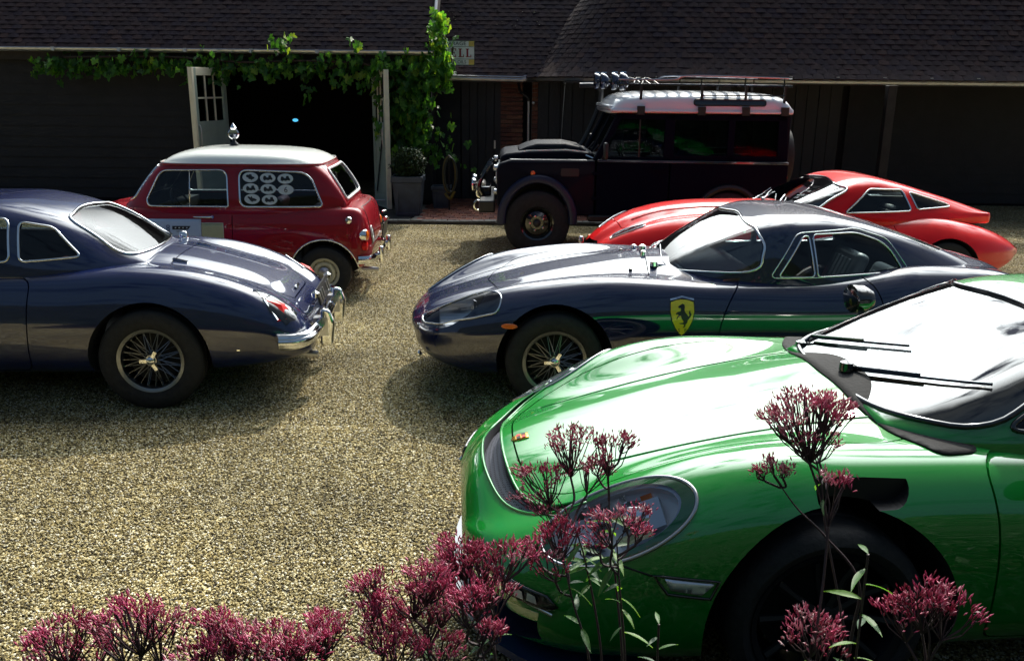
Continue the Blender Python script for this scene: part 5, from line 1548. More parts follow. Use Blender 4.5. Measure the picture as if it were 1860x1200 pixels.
        MB().lathe([(.03, -.01), (.028, .02), (0, .03)], c=h, axis='x', n=14).build('side_lamp', M['amber_lens'], car, smooth=True)
    # bonnet louvres each side of the bulge
    for s in (1, -1):
        for k in range(9):
            h, n_ = sb.hit((-.20 - k * .045, s * .33), 'z+', .004)
            MB().box(h, (.012, .13, .010), rz=s * .1).build('louvre', pm, car)
        outline(sb, [(x, s * (.245 - .06 * max(0, x) )) for x in np.arange(-.84, .66, .1)], 'z+', .0, .008, 'bonnet_ridge', pm, car, closed=False)
    for y0 in (.30, 0, -.28):
        h, _ = sb.hit((-.84, y0), 'z+', .012)
        t, _ = sc.hit((y0 - .24, 1.00), 'x+', .014)
        MB().tube([h, h + Vector((-.05, -.02, .03)), t], .006, 6).lathe([(.02, -.01), (.018, .012), (0, .02)], c=h, axis='z', n=12).build('wiper', M['chrome'], car, smooth=True)
    for y in (.30, -.30): seat(car, -2.0, y, M['leather'], z=.28, back=.50)
    steering(car, -1.6, .30, .84); MB().box((-1.28, 0, .82), (.14, 1.0, .12)).build('dashboard', M['black'], car)
    for x in (0, -2.44):
        for s in (1, -1): wheel(car, x, s * .68, s, .32, .16, .20, 'wire')
    return car
red_gt()
# ================= modern green sports car =================
def green_car():
    car = empty('green_sports_car', (0.96, 3.474, 0), R(184))
    tag(car, 'modern bright green sports car with oval headlights nearest the flowers', 'car', 'classic cars parked on the gravel')
    pm, wm = M['p_paint'], M['well']
    P = dict(x0=-3.42, x1=1.17,
        zc=[(-3.42, .62), (-3.3, .82), (-3.0, .92), (-2, 1.0), (-.8, .985), (-.42, .965), (-.2, .925), (.2, .845), (.6, .755), (.85, .70), (.98, .665), (1.08, .61), (1.14, .545), (1.17, .47)],
        zf=[(-3.42, .60), (-3.2, .84), (-2.6, .96), (-2.0, .95), (-1.2, .88), (-.5, .90), (.05, .915), (.30, .885), (.47, .835), (.62, .765), (.75, .69), (.88, .62), (1.02, .555), (1.12, .50), (1.17, .44)],
        zv=[(-3.42, .60), (-3, .90), (-1.2, .92), (-.4, .90), (.05, .835), (.3, .785), (.6, .71), (.85, .645), (.98, .605), (1.08, .56), (1.14, .51), (1.17, .46)],
        yf=[(-3.42, .55), (-2.5, .74), (-1.2, .70), (0, .72), (.5, .70), (.75, .665), (.95, .61), (1.08, .50), (1.14, .40), (1.17, .28)],
        yw=[(-3.42, .65), (-3.1, .86), (-2.4, .95), (-1.3, .90), (-.6, .905), (0, .935), (.35, .93), (.65, .895), (.85, .835), (1.0, .735), (1.08, .635), (1.14, .51), (1.17, .36)],
        zw=[(-3.42, .5), (0, .55), (.7, .50), (1.0, .42), (1.17, .36)],
        zb=[(-3.42, .3), (-3, .17), (0, .13), (.9, .12), (1.08, .16), (1.14, .20), (1.17, .28)], fy=(.60, .84, 1.04), bulge=.0)
    C = dict(cx0=-3.1, cx1=-.36, zbase=.90,
        zr=[(-3.1, .93), (-2.7, 1.04), (-2.3, 1.17), (-1.9, 1.26), (-1.55, 1.295), (-1.25, 1.28), (-1.0, 1.21), (-.75, 1.10), (-.5, .985), (-.36, .93)],
        yr=[(-3.1, .35), (-2.4, .46), (-1.6, .54), (-1.2, .55), (-.7, .54), (-.36, .40)], yb=[(-3.1, .45), (-2.3, .64), (-1.4, .72), (-.9, .72), (-.55, .64), (-.36, .48)])
    me = car_body(P, [pm], mu=190, mv=150); sb = Surf(me)
    cab = car_cabin(C, [pm], 90, 90); sc = Surf(cab)
    inner = car_cabin(C, [M['leather']], 50, 50, inset=.03, zlow=.30)
    me = boolean(me, inner)
    for x in (-.06, -2.46): me = boolean(me, cyl_cutter(x, .345, .44, .52, 1.3, [wm]))
    mesh = bpy.data.materials.new('intake_mesh'); mesh.use_nodes = True
    n, l = mesh.node_tree.nodes, mesh.node_tree.links
    b = n['Principled BSDF']; b.inputs['Roughness'].default_value = .4
    tcn = n.new('ShaderNodeTexCoord'); mpn = n.new('ShaderNodeMapping'); mpn.inputs['Rotation'].default_value = (0, 0, R(45)); mpn.inputs['Scale'].default_value = (85, 85, 85)
    ck = n.new('ShaderNodeTexVoronoi'); ck.inputs['Scale'].default_value = 1.0; ck.inputs['Randomness'].default_value = 0.0
    rp_ = n.new('ShaderNodeValToRGB'); rp_.color_ramp.elements[0].position = .30; rp_.color_ramp.elements[0].color = (.004, .004, .006, 1)
    rp_.color_ramp.elements[1].position = .42; rp_.color_ramp.elements[1].color = (.16, .17, .21, 1)
    l.new(tcn.outputs['Object'], mpn.inputs['Vector']); l.new(mpn.outputs['Vector'], ck.inputs['Vector']); l.new(ck.outputs['Distance'], rp_.inputs['Fac']); l.new(rp_.outputs['Color'], b.inputs['Base Color'])
    # air slot across the nose
    outer = spline([(.735, -.625), (.88, -.56), (1.00, -.40), (1.06, -.20), (1.075, 0), (1.06, .20), (1.00, .40), (.88, .56), (.735, .625)], 40)
    inr = spline([(.735, .600), (.86, .52), (.945, .38), (.985, .20), (.995, 0), (.985, -.20), (.945, -.38), (.86, -.52), (.735, -.600)], 40)
    outer = [Vector(p) for p in outer]; inr = [Vector(p) for p in inr]
    slot = [tuple(p) for p in outer] + [tuple(p) for p in inr]
    cut = MB()
    for (z0, z1) in ((.50, 1.2),): cut.prism(slot, 'z', z0, z1)
    me = boolean(me, cut.mesh('c', [M['black']]))
    bon = rpoly([(.955, 0), (.945, .20), (.905, .37), (.80, .50), (.62, .56), (.2, .60), (-.30, .64), (-.46, .56), (-.48, 0), (-.46, -.56), (-.30, -.64), (.2, -.60), (.62, -.56), (.80, -.50), (.905, -.37), (.945, -.20)], .08, 4)
    me, b1 = split(me, bon, 'z', .52, 1.5, .007, [pm])
    # front intakes
    cut = MB()
    for s in (1, -1):
        cut.prism([(s * .36, .17), (s * .36, .37), (s * .78, .36), (s * .76, .24), (s * .60, .17)], 'x', .78, 1.6)
    cut.prism(rpoly([(-.30, .17), (-.30, .36), (.30, .36), (.30, .17)], .02), 'x', .90, 1.6)
    me = boolean(me, cut.mesh('c', [mat('intake_blue_black', (.012, .018, .05), .5)]))
    door = rpoly([(-.62, .26), (-.60, .88), (-1.75, .92), (-1.85, .6), (-1.62, .26)], .06)
    me, d1 = split(me, door, 'y', .55, 1.4, .008, [pm]); me, d2 = split(me, door, 'y', -1.4, -.55, .008, [pm])
    # headlamp wells
    fr = {}
    cut = MB()
    for s in (1, -1):
        N = Vector((.46, s * .52, .72)).normalized()
        U = Vector((-.40, s * .10, .22)); U = (U - N * U.dot(N)).normalized()
        V = N.cross(U)
        if V.z < 0: V = -V
        O = Vector((.680, s * .76, .70))
        h, n_, i_, d_ = sb.bvh.ray_cast(O + N * 2, -N)
        if h: O = h
        fr[s] = (O, U, V, N)
        el = [(.275 * math.cos(a) * (1 + .06 * math.cos(a)), .145 * math.sin(a)) for a in [2 * PI * i / 48 for i in range(48)]]
        vs = [O + U * p[0] * .97 + V * p[1] * .97 + N * .25 for p in el] + [O + U * p[0] * .80 + V * p[1] * .80 - N * .09 for p in el]
        nn = 48
        cut.add(vs, [tuple(range(nn))[::-1], tuple(range(nn, 2 * nn))] + [(i, (i + 1) % nn, (i + 1) % nn + nn, i + nn) for i in range(nn)])
    me = boolean(me, cut.mesh('c', [mat('lamp_housing_silver', (.93, .95, .98), .30, .0, coat=.8)]))
    # opening over the front wheel
    vent = rpoly([(.02, .765), (.01, .86), (-.06, .905), (-.24, .905), (-.32, .84), (-.28, .765)], .05, 4)
    me = boolean(me, MB().prism(vent, 'y', .80, 1.4).mesh('c', [M['black']]))
    cab = boolean(cab, inner)
    ws = rpoly([(-.65, .945), (-.54, 1.22), (0, 1.26), (.54, 1.22), (.65, .945), (0, .925)], [.06, .07, .3, .07, .06, .3])
    wd = rpoly([(-.72, .95), (-1.12, 1.20), (-1.9, 1.20), (-2.05, 1.05), (-1.9, .95)], .06)
    cab = boolean(cab, MB().prism(wd, 'y', -1, 1).mesh('c', [M['black']]))
    cab = boolean(cab, MB().prism(ws, 'x', -1.5, .3).prism(rpoly([(-.42, 1.0), (-.38, 1.2), (.38, 1.2), (.42, 1.0)], .05), 'x', -3.4, -2.1).mesh('c', [M['black']]))
    obj('body', fix_normals(me, [sb]), car); obj('bonnet', fix_normals(b1, [sb]), car); obj('cabin', fix_normals(cab, [sc]), car)
    for d in (d1, d2): obj('door', fix_normals(d, [sb]), car)
    # the mesh in the slot and light lips along both its edges
    mb = MB(); k = len(outer)
    rv = inr[::-1]
    for i in range(min(len(outer), len(rv)) - 1):
        z = lambda q: .525 + .05 * (1.075 - q.x) 
        mb.add([(outer[i].x, outer[i].y, z(outer[i])), (outer[i + 1].x, outer[i + 1].y, z(outer[i + 1])), (rv[i + 1].x, rv[i + 1].y, z(rv[i + 1]) + .05), (rv[i].x, rv[i].y, z(rv[i]) + .05)], [(0, 1, 2, 3)])
    mb.build('intake_mesh', mesh, car)
    outline(sb, [tuple(p * 1.004) for p in outer], 'z+', .001, .0055, 'slot_lip', pm, car, closed=False)
    outline(sb, [(p.x + .004, p.y) for p in inr], 'z+', .001, .0055, 'slot_lip', pm, car, closed=False)
    for s in (1, -1):
        O, U, V, N = fr[s]
        hp = empty('headlamp', (0, 0, 0), 0, car)
        def E(u, v, w=0): return O + U * u + V * v + N * w
        # cover glass and rims follow the wing
        def onbody(u, v, off):
            h, n_, i_, d_ = sb.bvh.ray_cast(E(u, v, .5), -N)
            if h is None: return E(u, v)
            nn_, _ = sb.normal(h); return h + nn_ * off
        el = [(.275 * math.cos(a) * (1 + .06 * math.cos(a)), .145 * math.sin(a)) for a in [2 * PI * i / 56 for i in range(56)]]
        vs, fs = [onbody(0, 0, .004)], []
        rings_ = 7
        for r_i in range(1, rings_ + 1):
            vs += [onbody(u * r_i / rings_, v * r_i / rings_, .004) for u, v in el]
        for i in range(56):
            fs.append((0, 1 + i, 1 + (i + 1) % 56))
            for r_i in range(rings_ - 1):
                a = 1 + r_i * 56; fs.append((a + i, a + 56 + i, a + 56 + (i + 1) % 56, a + (i + 1) % 56))
        MB().add(vs, fs).build('cover_glass', M['glass_cover'], hp, smooth='all')
        MB().tube([onbody(u * 1.01, v * 1.01, .001) for u, v in el], .007, 8, closed=True).build('lamp_rim', M['steel'], hp, smooth='all')
        # wide pale inner surround at the rear half
        sv, sf = [], []
        for i, (u, v) in enumerate(el):
            g_ = .80 + .06 * (1 - math.cos(2 * PI * i / 56)) / 2
            sv += [onbody(u * .97, v * .97, -.006), onbody(u * g_, v * g_, -.016)]
        for i in range(56):
            j = (i + 1) % 56; sf.append((2 * i, 2 * j, 2 * j + 1, 2 * i + 1))
        MB().add(sv, sf).build('lamp_surround', mat('surround_grey_blue', (.62, .68, .80), .25, .1), hp, smooth='all')
        # projector and side reflectors
        q = Matrix((U, V, N)).transposed()
        def lat(prof, c, nm, m, nseg=28, lookx=True):
            # axis points forward-outward
            ax = (Vector((1, s * .10, .02))).normalized(); a1 = ax.orthogonal().normalized(); a2 = ax.cross(a1)
            mb_ = MB(); vs_ = []
            for jj in range(nseg):
                w_ = 2 * PI * jj / nseg
                for r__, a__ in prof: vs_.append(c + ax * a__ + (a1 * math.cos(w_) + a2 * math.sin(w_)) * r__)
            kk = len(prof)
            mb_.add(vs_, [(jj * kk + i, jj * kk + i + 1, ((jj + 1) % nseg) * kk + i + 1, ((jj + 1) % nseg) * kk + i) for jj in range(nseg) for i in range(kk - 1)])
            mb_.build(nm, m, hp, smooth=True)
        c = E(.045, .010, -.055)
        lat([(.060, -.06), (.058, .0), (.052, .012), (.046, .004)], c, 'projector_ring', M['chrome'])
        lat([(.046, .0), (.036, .018), (.018, .028), (0, .031)], c, 'projector_lens', M['white_lens'])
        c = E(-.075, .02, -.05)
        lat([(.050, -.04), (.050, .0), (.03, -.02), (0, -.03)], c, 'reflector_bowl', M['chrome'])
        for (u0, v0, u1, v1, m_) in ((.10, -.06, .17, .04, 'steel'), (.0, -.085, .12, -.06, 'chrome'), (-.14, -.045, -.06, -.07, 'gloss_black'), (-.10, .06, .06, .085, 'chrome'), (.11, .03, .15, .06, 'amber_lens')):
            o = MB().add([E(u0, v0, -.05), E(u1, v0, -.045), E(u1, v1, -.03), E(u0, v1, -.03), E(u0, v0, -.07), E(u1, v0, -.07), E(u1, v1, -.07), E(u0, v1, -.07)],
                         [(0, 1, 2, 3), (0, 4, 5, 1), (1, 5, 6, 2), (2, 6, 7, 3), (3, 7, 4, 0)]).build('lamp_fin', M[m_], hp)
        # running-lamp strip above the intake
        drl = [(s * .42, .405), (s * .60, .405), (s * .80, .385), (s * .82, .405), (s * .80, .44), (s * .60, .468), (s * .42, .45)]
        patch(sb, drl, 'x+', .010, 'running_lamp', M['gloss_black'], car, step=.02, thick=.01)
        outline(sb, [(s * y, z) for y, z in ((.40, .398), (.60, .396), (.81, .376))], 'x+', .014, .007, 'running_lamp_edge', M['chrome'], car, closed=False, step=.02)
        for kx in range(5):
            y0 = .64 + kx * .03
            patch(sb, [(s * y0, .405 + .0), (s * (y0 + .022), .403), (s * (y0 + .018), .43), (s * y0, .435)], 'x+', .016, 'lamp_cell', M['white_lens'], car, step=.02)
        # corner marker ahead of the wheel
        ax = 'y+' if s > 0 else 'y-'
        patch(sb, [(.36, .545), (.40, .505), (.50, .52), (.52, .56)], ax, .006, 'side_marker', M['white_lens'], car, step=.02, thick=.01)
        outline(sb, [(.345, .553), (.37, .49), (.51, .505), (.555, .568)], ax, .003, .005, 'marker_seal', M['gloss_black'], car)
        outline(sb, [(.56, .565), (.66, .59), (.80, .60)], ax, .001, .0035, 'bumper_seam', M['black'], car, closed=False)
        # green blade in the intake
        MB().tube(spline([(.98, s * .40, .20), (1.0, s * .56, .26), (.92, s * .72, .31), (.84, s * .80, .36)], 14), .022, 8, flat=.6).build('intake_blade', pm, car, smooth=True)
    # splitter, its blue-black lip
    sp = []
    for y in np.linspace(-.84, .84, 33):
        x = 1.20 - .42 * (abs(y) / .84)**3.2
        sp.append((x, y))
    MB().prism(sp + [(.55, .84), (.55, -.84)], 'z', .095, .125).build('splitter', mat('splitter_blue_black', (.015, .03, .09), .3, coat=.8), car)
    # crest on the bonnet, seam behind it
    cr_ = patch(sb, [(.925 + u, v) for u, v in [(.036, 0), (.026, .022), (-.008, .030), (-.036, .027), (-.036, -.027), (-.008, -.030), (.026, -.022)]], 'z+', .004, 'bonnet_crest', mat('crest_gold', (.75, .45, .08), .25, .8), car, step=.015, thick=.004)
    for (u, v, m_) in ((-.017, .013, 'e_paint'), (.004, -.012, 'e_paint'), (-.017, -.013, 'badge_black'), (.004, .012, 'badge_black')):
        patch(sb, [(.925 + u - .008, v - .009), (.925 + u + .008, v - .009), (.925 + u + .008, v + .009), (.925 + u - .008, v + .009)], 'z+', .0085, 'crest_quarter', M[m_], cr_, step=.02)
    # sharp creases on the bonnet
    for s in (1, -1):
        outline(sb, [(x, s * (.36 + .05 * (.6 - x))) for x in np.arange(-.40, .80, .08)], 'z+', -.002, .007, 'bonnet_crease', pm, car, closed=False)
    # windscreen, scuttle, wipers
    patch(sc, ws, 'x+', -.003, 'windscreen', M['glass_bright'], car)
    outline(sc, ws, 'x+', .001, .012, 'windscreen_seal', M['gloss_black'], car)
    scut = rpoly([(-.325, 0), (-.335, .30), (-.375, .56), (-.46, .72), (-.62, .70), (-.60, 0), (-.62, -.70), (-.46, -.72), (-.375, -.56), (-.335, -.30)], .05)
    patch(sb, scut, 'z+', .006, 'scuttle', M['well'], car, thick=.006)
    for y0, y1 in ((-.42, .05), (.05, .52)):
        h, _ = sb.hit((-.42, y0), 'z+', .03)
        pts = []
        for t in np.linspace(0, 1, 8):
            q_, _ = sc.hit((y0 + (y1 - y0) * t, .965 + .10 * t), 'x+', .022)
            if q_: pts.append(q_)
        MB().tube([h] + pts[:5], [.010] + [.006] * 5, 6).tube([p + Vector((-.004, 0, -.010)) for p in pts], .006, 6).lathe([(.03, -.02), (.028, .015), (0, .025)], c=h, axis='z', n=14).build('wiper', M['gloss_black'], car, smooth=True)
    for ax in ('y+', 'y-'):
        s = 1 if ax == 'y+' else -1
        patch(sc, wd, ax, -.003, 'door_window', M['glass_dark'], car); outline(sc, wd, ax, .001, .010, 'window_seal', M['gloss_black'], car)
        m_ = MB().lathe([(0, -.10), (.06, -.09), (.085, -.03), (.08, .03), (.06, .04), (0, .04)], axis='x', n=20).build('door_mirror', M['gloss_black'], car, smooth=True)
        m_.location = (-.92, s * .98, 1.02); m_.scale = (.8, 1.25, .9)
        MB().tube([(-.92, s * .84, .93), (-.92, s * .92, .98)], .018, 8).build('mirror_arm', M['black'], car)
        MB().lathe([(.09, -.02), (.085, .01), (.04, .02), (0, .02)], c=(-3.36, s * .68, .72), axis='x', sgn=-1, n=20).build('tail_lamp', M['red_lens'], car, smooth=True)
    for y in (.38, -.38): seat(car, -1.75, y, M['leather'], z=.26, back=.60)
    steering(car, -1.30, -.38, .86); MB().prism(rpoly([(-.62, .6), (-.62, .90), (-1.0, .95), (-1.15, .90), (-1.1, .6)], .04), 'y', -.66, .66).build('dashboard', M['leather'], car, smooth=True)
    for x in (-.06, -2.46):
        for s in (1, -1): wheel(car, x, s * .765, s, .35, .26, .26, 'alloy')
    return car
green_car()
# ================= midnight blue tourer seen from its tail =================
def blue_tourer():
    car = empty('blue_coupe', (-2.53, 6.19, 0), R(184))
    tag(car, 'midnight blue classic coupe seen from its tail with chrome bumper and red lamps', 'car', 'classic cars parked on the gravel')
    pm, wm = M['b_paint'], M['well']
    AX = -.14
    P = dict(x0=-1.13, x1=3.35,
        zc=[(-1.13, .40), (-1.09, .50), (-1.02, .58), (-.95, .655), (-.78, .755), (-.4, .87), (-.1, .93), (.3, .955), (1.2, .96), (2, .94), (2.7, .86), (3.1, .72), (3.35, .5)],
        zf=[(-1.13, .42), (-1.09, .54), (-1.02, .62), (-.95, .675), (-.80, .755), (-.57, .845), (-.32, .90), (0, .92), (.5, .89), (1.2, .87), (2.2, .90), (2.8, .82), (3.2, .66), (3.35, .5)],
        zv=[(-1.13, .40), (-1.09, .50), (-1.02, .58), (-.95, .65), (-.80, .73), (-.57, .80), (-.32, .865), (0, .91), (.5, .90), (1.2, .89), (2.2, .87), (2.8, .78), (3.2, .62), (3.35, .48)],
        yf=[(-1.13, .50), (-.95, .565), (-.6, .60), (0, .62), (1.2, .62), (2.4, .58), (3, .5), (3.35, .2)],
        yw=[(-1.13, .56), (-1.09, .64), (-1.0, .705), (-.8, .76), (-.3, .81), (.2, .81), (1, .78), (2, .80), (2.8, .74), (3.2, .55), (3.35, .3)],
        zw=[(-1.13, .38), (-.8, .50), (0, .55), (2.5, .52), (3.35, .45)],
        zb=[(-1.13, .30), (-1.0, .26), (-.6, .21), (0, .19), (2.6, .19), (3.1, .28), (3.35, .4)], fy=(.66, .86, 1.10))
    C = dict(cx0=-.06, cx1=2.02, zbase=.90,
        zr=[(-.06, .93), (.1, 1.03), (.35, 1.18), (.6, 1.27), (.9, 1.32), (1.2, 1.32), (1.4, 1.28), (1.65, 1.14), (1.9, .98), (2.02, .92)],
        yr=[(-.06, .34), (.3, .46), (.9, .52), (1.3, .52), (1.8, .48), (2.02, .30)], yb=[(-.06, .42), (.2, .58), (.6, .66), (1.4, .66), (1.8, .56), (2.02, .34)])
    me = car_body(P, [pm], mu=130, mv=110); sb = Surf(me)
    cab = car_cabin(C, [pm], 80, 80); sc = Surf(cab)
    inner = car_cabin(C, [M['leather']], 50, 50, inset=.03, zlow=.35)
    me = boolean(me, inner)
    for x in (AX, AX + 2.5): me = boolean(me, cyl_cutter(x, .34, .385, .50, 1.2, [wm]))
    boot = rpoly([(-.20, -.40), (-.20, .40), (-.60, .42), (-.90, .34), (-.985, .26), (-.985, -.26), (-.90, -.34), (-.60, -.42)], .05)
    me, b1 = split(me, boot, 'z', .45, 1.5, .007, [pm])
    door = rpoly([(.62, .26), (.58, .86), (1.62, .88), (1.66, .26)], .07)
    me, d1 = split(me, door, 'y', .5, 1.4, .008, [pm]); me, d2 = split(me, door, 'y', -1.4, -.5, .008, [pm])
    cab = boolean(cab, inner)
    wr = rpoly([(-.46, .965), (-.40, 1.20), (0, 1.24), (.40, 1.20), (.46, .965), (0, .95)], [.07, .08, .2, .08, .07, .2])
    ws = rpoly([(-.54, .96), (-.48, 1.21), (0, 1.26), (.48, 1.21), (.54, .96), (0, .94)], [.07, .08, .2, .08, .07, .2])
    wd = rpoly([(.72, .96), (.74, 1.22), (1.30, 1.22), (1.60, .97)], .05)
    wq = rpoly([(.66, .96), (.68, 1.20), (.48, 1.16), (.30, .98)], .04)
    cab = boolean(cab, MB().prism(wd, 'y', -1, 1).prism(wq, 'y', -1, 1).mesh('c', [M['black']]))
    cab = boolean(cab, MB().prism(ws, 'x', 1.2, 2.6).prism(wr, 'x', -.5, .62).mesh('c', [M['black']]))
    obj('body', fix_normals(me, [sb]), car); obj('boot_lid', fix_normals(b1, [sb]), car); obj('cabin', fix_normals(cab, [sc]), car)
    for d in (d1, d2): obj('door', fix_normals(d, [sb]), car)
    patch(sc, wr, 'x-', -.003, 'rear_window', M['glass'], car); outline(sc, wr, 'x-', .002, .011, 'rear_window_surround', M['chrome'], car)
    patch(sc, ws, 'x+', -.003, 'windscreen', M['glass'], car); outline(sc, ws, 'x+', .002, .011, 'windscreen_surround', M['chrome'], car)
    for ax in ('y+', 'y-'):
        s = 1 if ax == 'y+' else -1
        patch(sc, wd, ax, -.003, 'door_window', M['glass'], car); outline(sc, wd, ax, .002, .008, 'window_trim', M['chrome'], car)
        patch(sc, wq, ax, -.003, 'rear_side_window', M['glass'], car); outline(sc, wq, ax, .002, .008, 'window_trim', M['chrome'], car)
        # pointed tail lamps let into the end of the wing
        blk = [(-.80, s * .585), (-.92, s * .52), (-1.045, s * .53), (-1.05, s * .60), (-1.00, s * .675), (-.90, s * .685)]
        dk = patch(sb, blk, 'z+', .004, 'lamp_plinth', M['gloss_black'], car, step=.02)
        pts = []
        for p in ((-.93, s * .505), (-.80, s * .575), (-.78, s * .60)):
            pts.append(sb.hit(p, 'z+', .006)[0])
        MB().tube(pts, .005, 6).build('lamp_edge', M['chrome'], car)
        # lens : a wedge standing proud of the body
        q = [sb.hit(p, 'z+', .004)[0] for p in ((-.855, s * .640), (-.875, s * .555), (-.97, s * .55), (-1.0, s * .58), (-.995, s * .655), (-.945, s * .69))]
        lens = MB(); c0 = sum(q, Vector()) / len(q)
        base = [p + (p - c0) * .06 - Vector((0, 0, .05)) for p in q]
        topc = c0 + Vector((-.02, 0, .022))
        lens.add(q + base + [topc], [(i, (i + 1) % 6, (i + 1) % 6 + 6, i + 6) for i in range(6)] + [(i, (i + 1) % 6, 12) for i in range(6)])
        lens.build('tail_lamp', M['red_lens'], car)
        MB().tube(q[:2], .007, 6).tube([q[0], q[5]], .007, 6).build('lamp_trim', M['chrome'], car)
        # overriders
        xo = -1.205
        bev(MB().prism(rpoly([(xo - .045, .30), (xo - .065, .46), (xo - .035, .56), (xo + .03, .57), (xo + .04, .30)], .03), 'y', s * .33 - .035, s * .33 + .035).build('overrider', M['chrome'], car), .016, 3)
        MB().box((xo + .03, s * .33, .44), (.10, .078, .13)).build('overrider_seat', M['steel'], car)
        # boot hinges, mudflap, sill
        outline(sb, [(-.50, s * .47), (-.1, s * .50), (.1, s * .5)], 'z+', .001, .004, 'wing_bead', M['chrome'], car, closed=False)
    pts = spline([(-.96, .765, .445), (-1.06, .745, .445), (-1.135, .66, .45), (-1.17, .45, .455), (-1.185, 0, .46), (-1.17, -.45, .455), (-1.135, -.66, .45), (-1.06, -.745, .445), (-.96, -.765, .445)], 60)
    MB().tube(pts, .052, 12, flat=.5).tube([p + Vector((0, 0, .0)) for p in pts], .034, 12).build('bumper', M['chrome'], car, smooth=True)
    # number plate, its lamp, boot handle, badges
    MB().box((-1.15, 0, .62), (.014, .50, .12), m=Matrix.Rotation(R(14), 3, 'Y')).build('number_plate', M['black'], car)
    for y in (-.20, -.12, .06, .14, .22): MB().box((-1.162, y, .62), (.004, .035, .07), m=Matrix.Rotation(R(14), 3, 'Y')).build('plate_mark', M['steel'], car)
    for y in (-.31, .31): MB().lathe([(0, -.03), (.024, -.02), (.028, .01), (0, .03)], c=(-1.14, y, .66), axis='z', n=14).build('plate_lamp', M['chrome'], car, smooth=True)
    h = sb.hit((-.955, 0), 'z+', .012)[0]
    bev(MB().box(h, (.025, .12, .012), m=Matrix.Rotation(R(-38), 3, 'Y')).build('boot_handle', M['chrome'], car), .006)
    for s in (1, -1):
        for x in (-.24,):
            h = sb.hit((x, s * .30), 'z+', .006)[0]
            MB().box(h, (.10, .03, .012), m=Matrix.Rotation(R(-14), 3, 'Y')).build('boot_hinge', M['chrome'], car)
    h = sb.hit((-.02, -.56), 'z+', .015)[0]
    MB().lathe([(.035, -.02), (.034, .012), (.02, .03), (0, .034)], c=h, axis='z', n=20).build('fuel_cap', M['chrome'], car, smooth=True)
    h = sb.hit((-.70, .40), 'y+', .004)[0]
    MB().box(h, (.02, .01, .01)).build('jacking_plug', M['chrome'], car)
    for y in (-.5, .5): MB().tube([(-1.16, y * .9, .27), (-.9, y * .9, .28)], .024, 12).build('exhaust_pipe', M['steel'], car, smooth=True)
    for y in (.33, -.33): seat(car, .95, y, M['dark_red_trim'], z=.30, back=.52)
    steering(car, 1.4, -.33, .86); MB().box((1.62, 0, .84), (.14, 1.1, .12)).build('dashboard', M['black'], car)
    for x in (AX, AX + 2.5):
        for s in (1, -1): wheel(car, x, s * .70, s, .335, .18, .205, 'wire')
    return car
blue_tourer()
# ================= climbing vine =================
def leaf_mesh(name, ms, lobes=5, fold=.18, scale=1.0):
    pts = []
    out = [(0, -.10), (.16, -.38), (.42, -.30), (.38, -.08), (.60, .06), (.44, .24), (.30, .26), (.24, .52), (0, .80), (-.24, .52), (-.30, .26), (-.44, .24), (-.60, .06), (-.38, -.08), (-.42, -.30), (-.16, -.38)]
    vs = [(0, .12, .05)] + [(x, y, -fold * abs(x) + .05 * math.sin(9 * y + 5 * x)) for x, y in out]
    n = len(out)
    return MB().add([(a * scale, b * scale, c * scale) for a, b, c in vs], [(0, 1 + i, 1 + (i + 1) % n) for i in range(n)]).mesh(name, ms)
def leafmat(name, col, tr=.5):
    m = mat(name, col, .5, spec=.45, noise_amt=.3, noise_scale=3)
    n, l = m.node_tree.nodes, m.node_tree.links
    b = n['Principled BSDF']; out = n['Material Output']
    t = n.new('ShaderNodeBsdfTranslucent'); t.inputs['Color'].default_value = (col[0] * 2.6, col[1] * 2.4, col[2] * 1.0, 1)
    mx_ = n.new('ShaderNodeMixShader'); mx_.inputs['Fac'].default_value = tr
    l.new(b.outputs[0], mx_.inputs[1]); l.new(t.outputs[0], mx_.inputs[2]); l.new(mx_.outputs[0], out.inputs['Surface'])
    return m
VL = [leafmat('vine_leaf_%d' % i, c, .45) for i, c in enumerate([(.06, .19, .025), (.11, .27, .028), (.032, .11, .02), (.22, .34, .035)])]
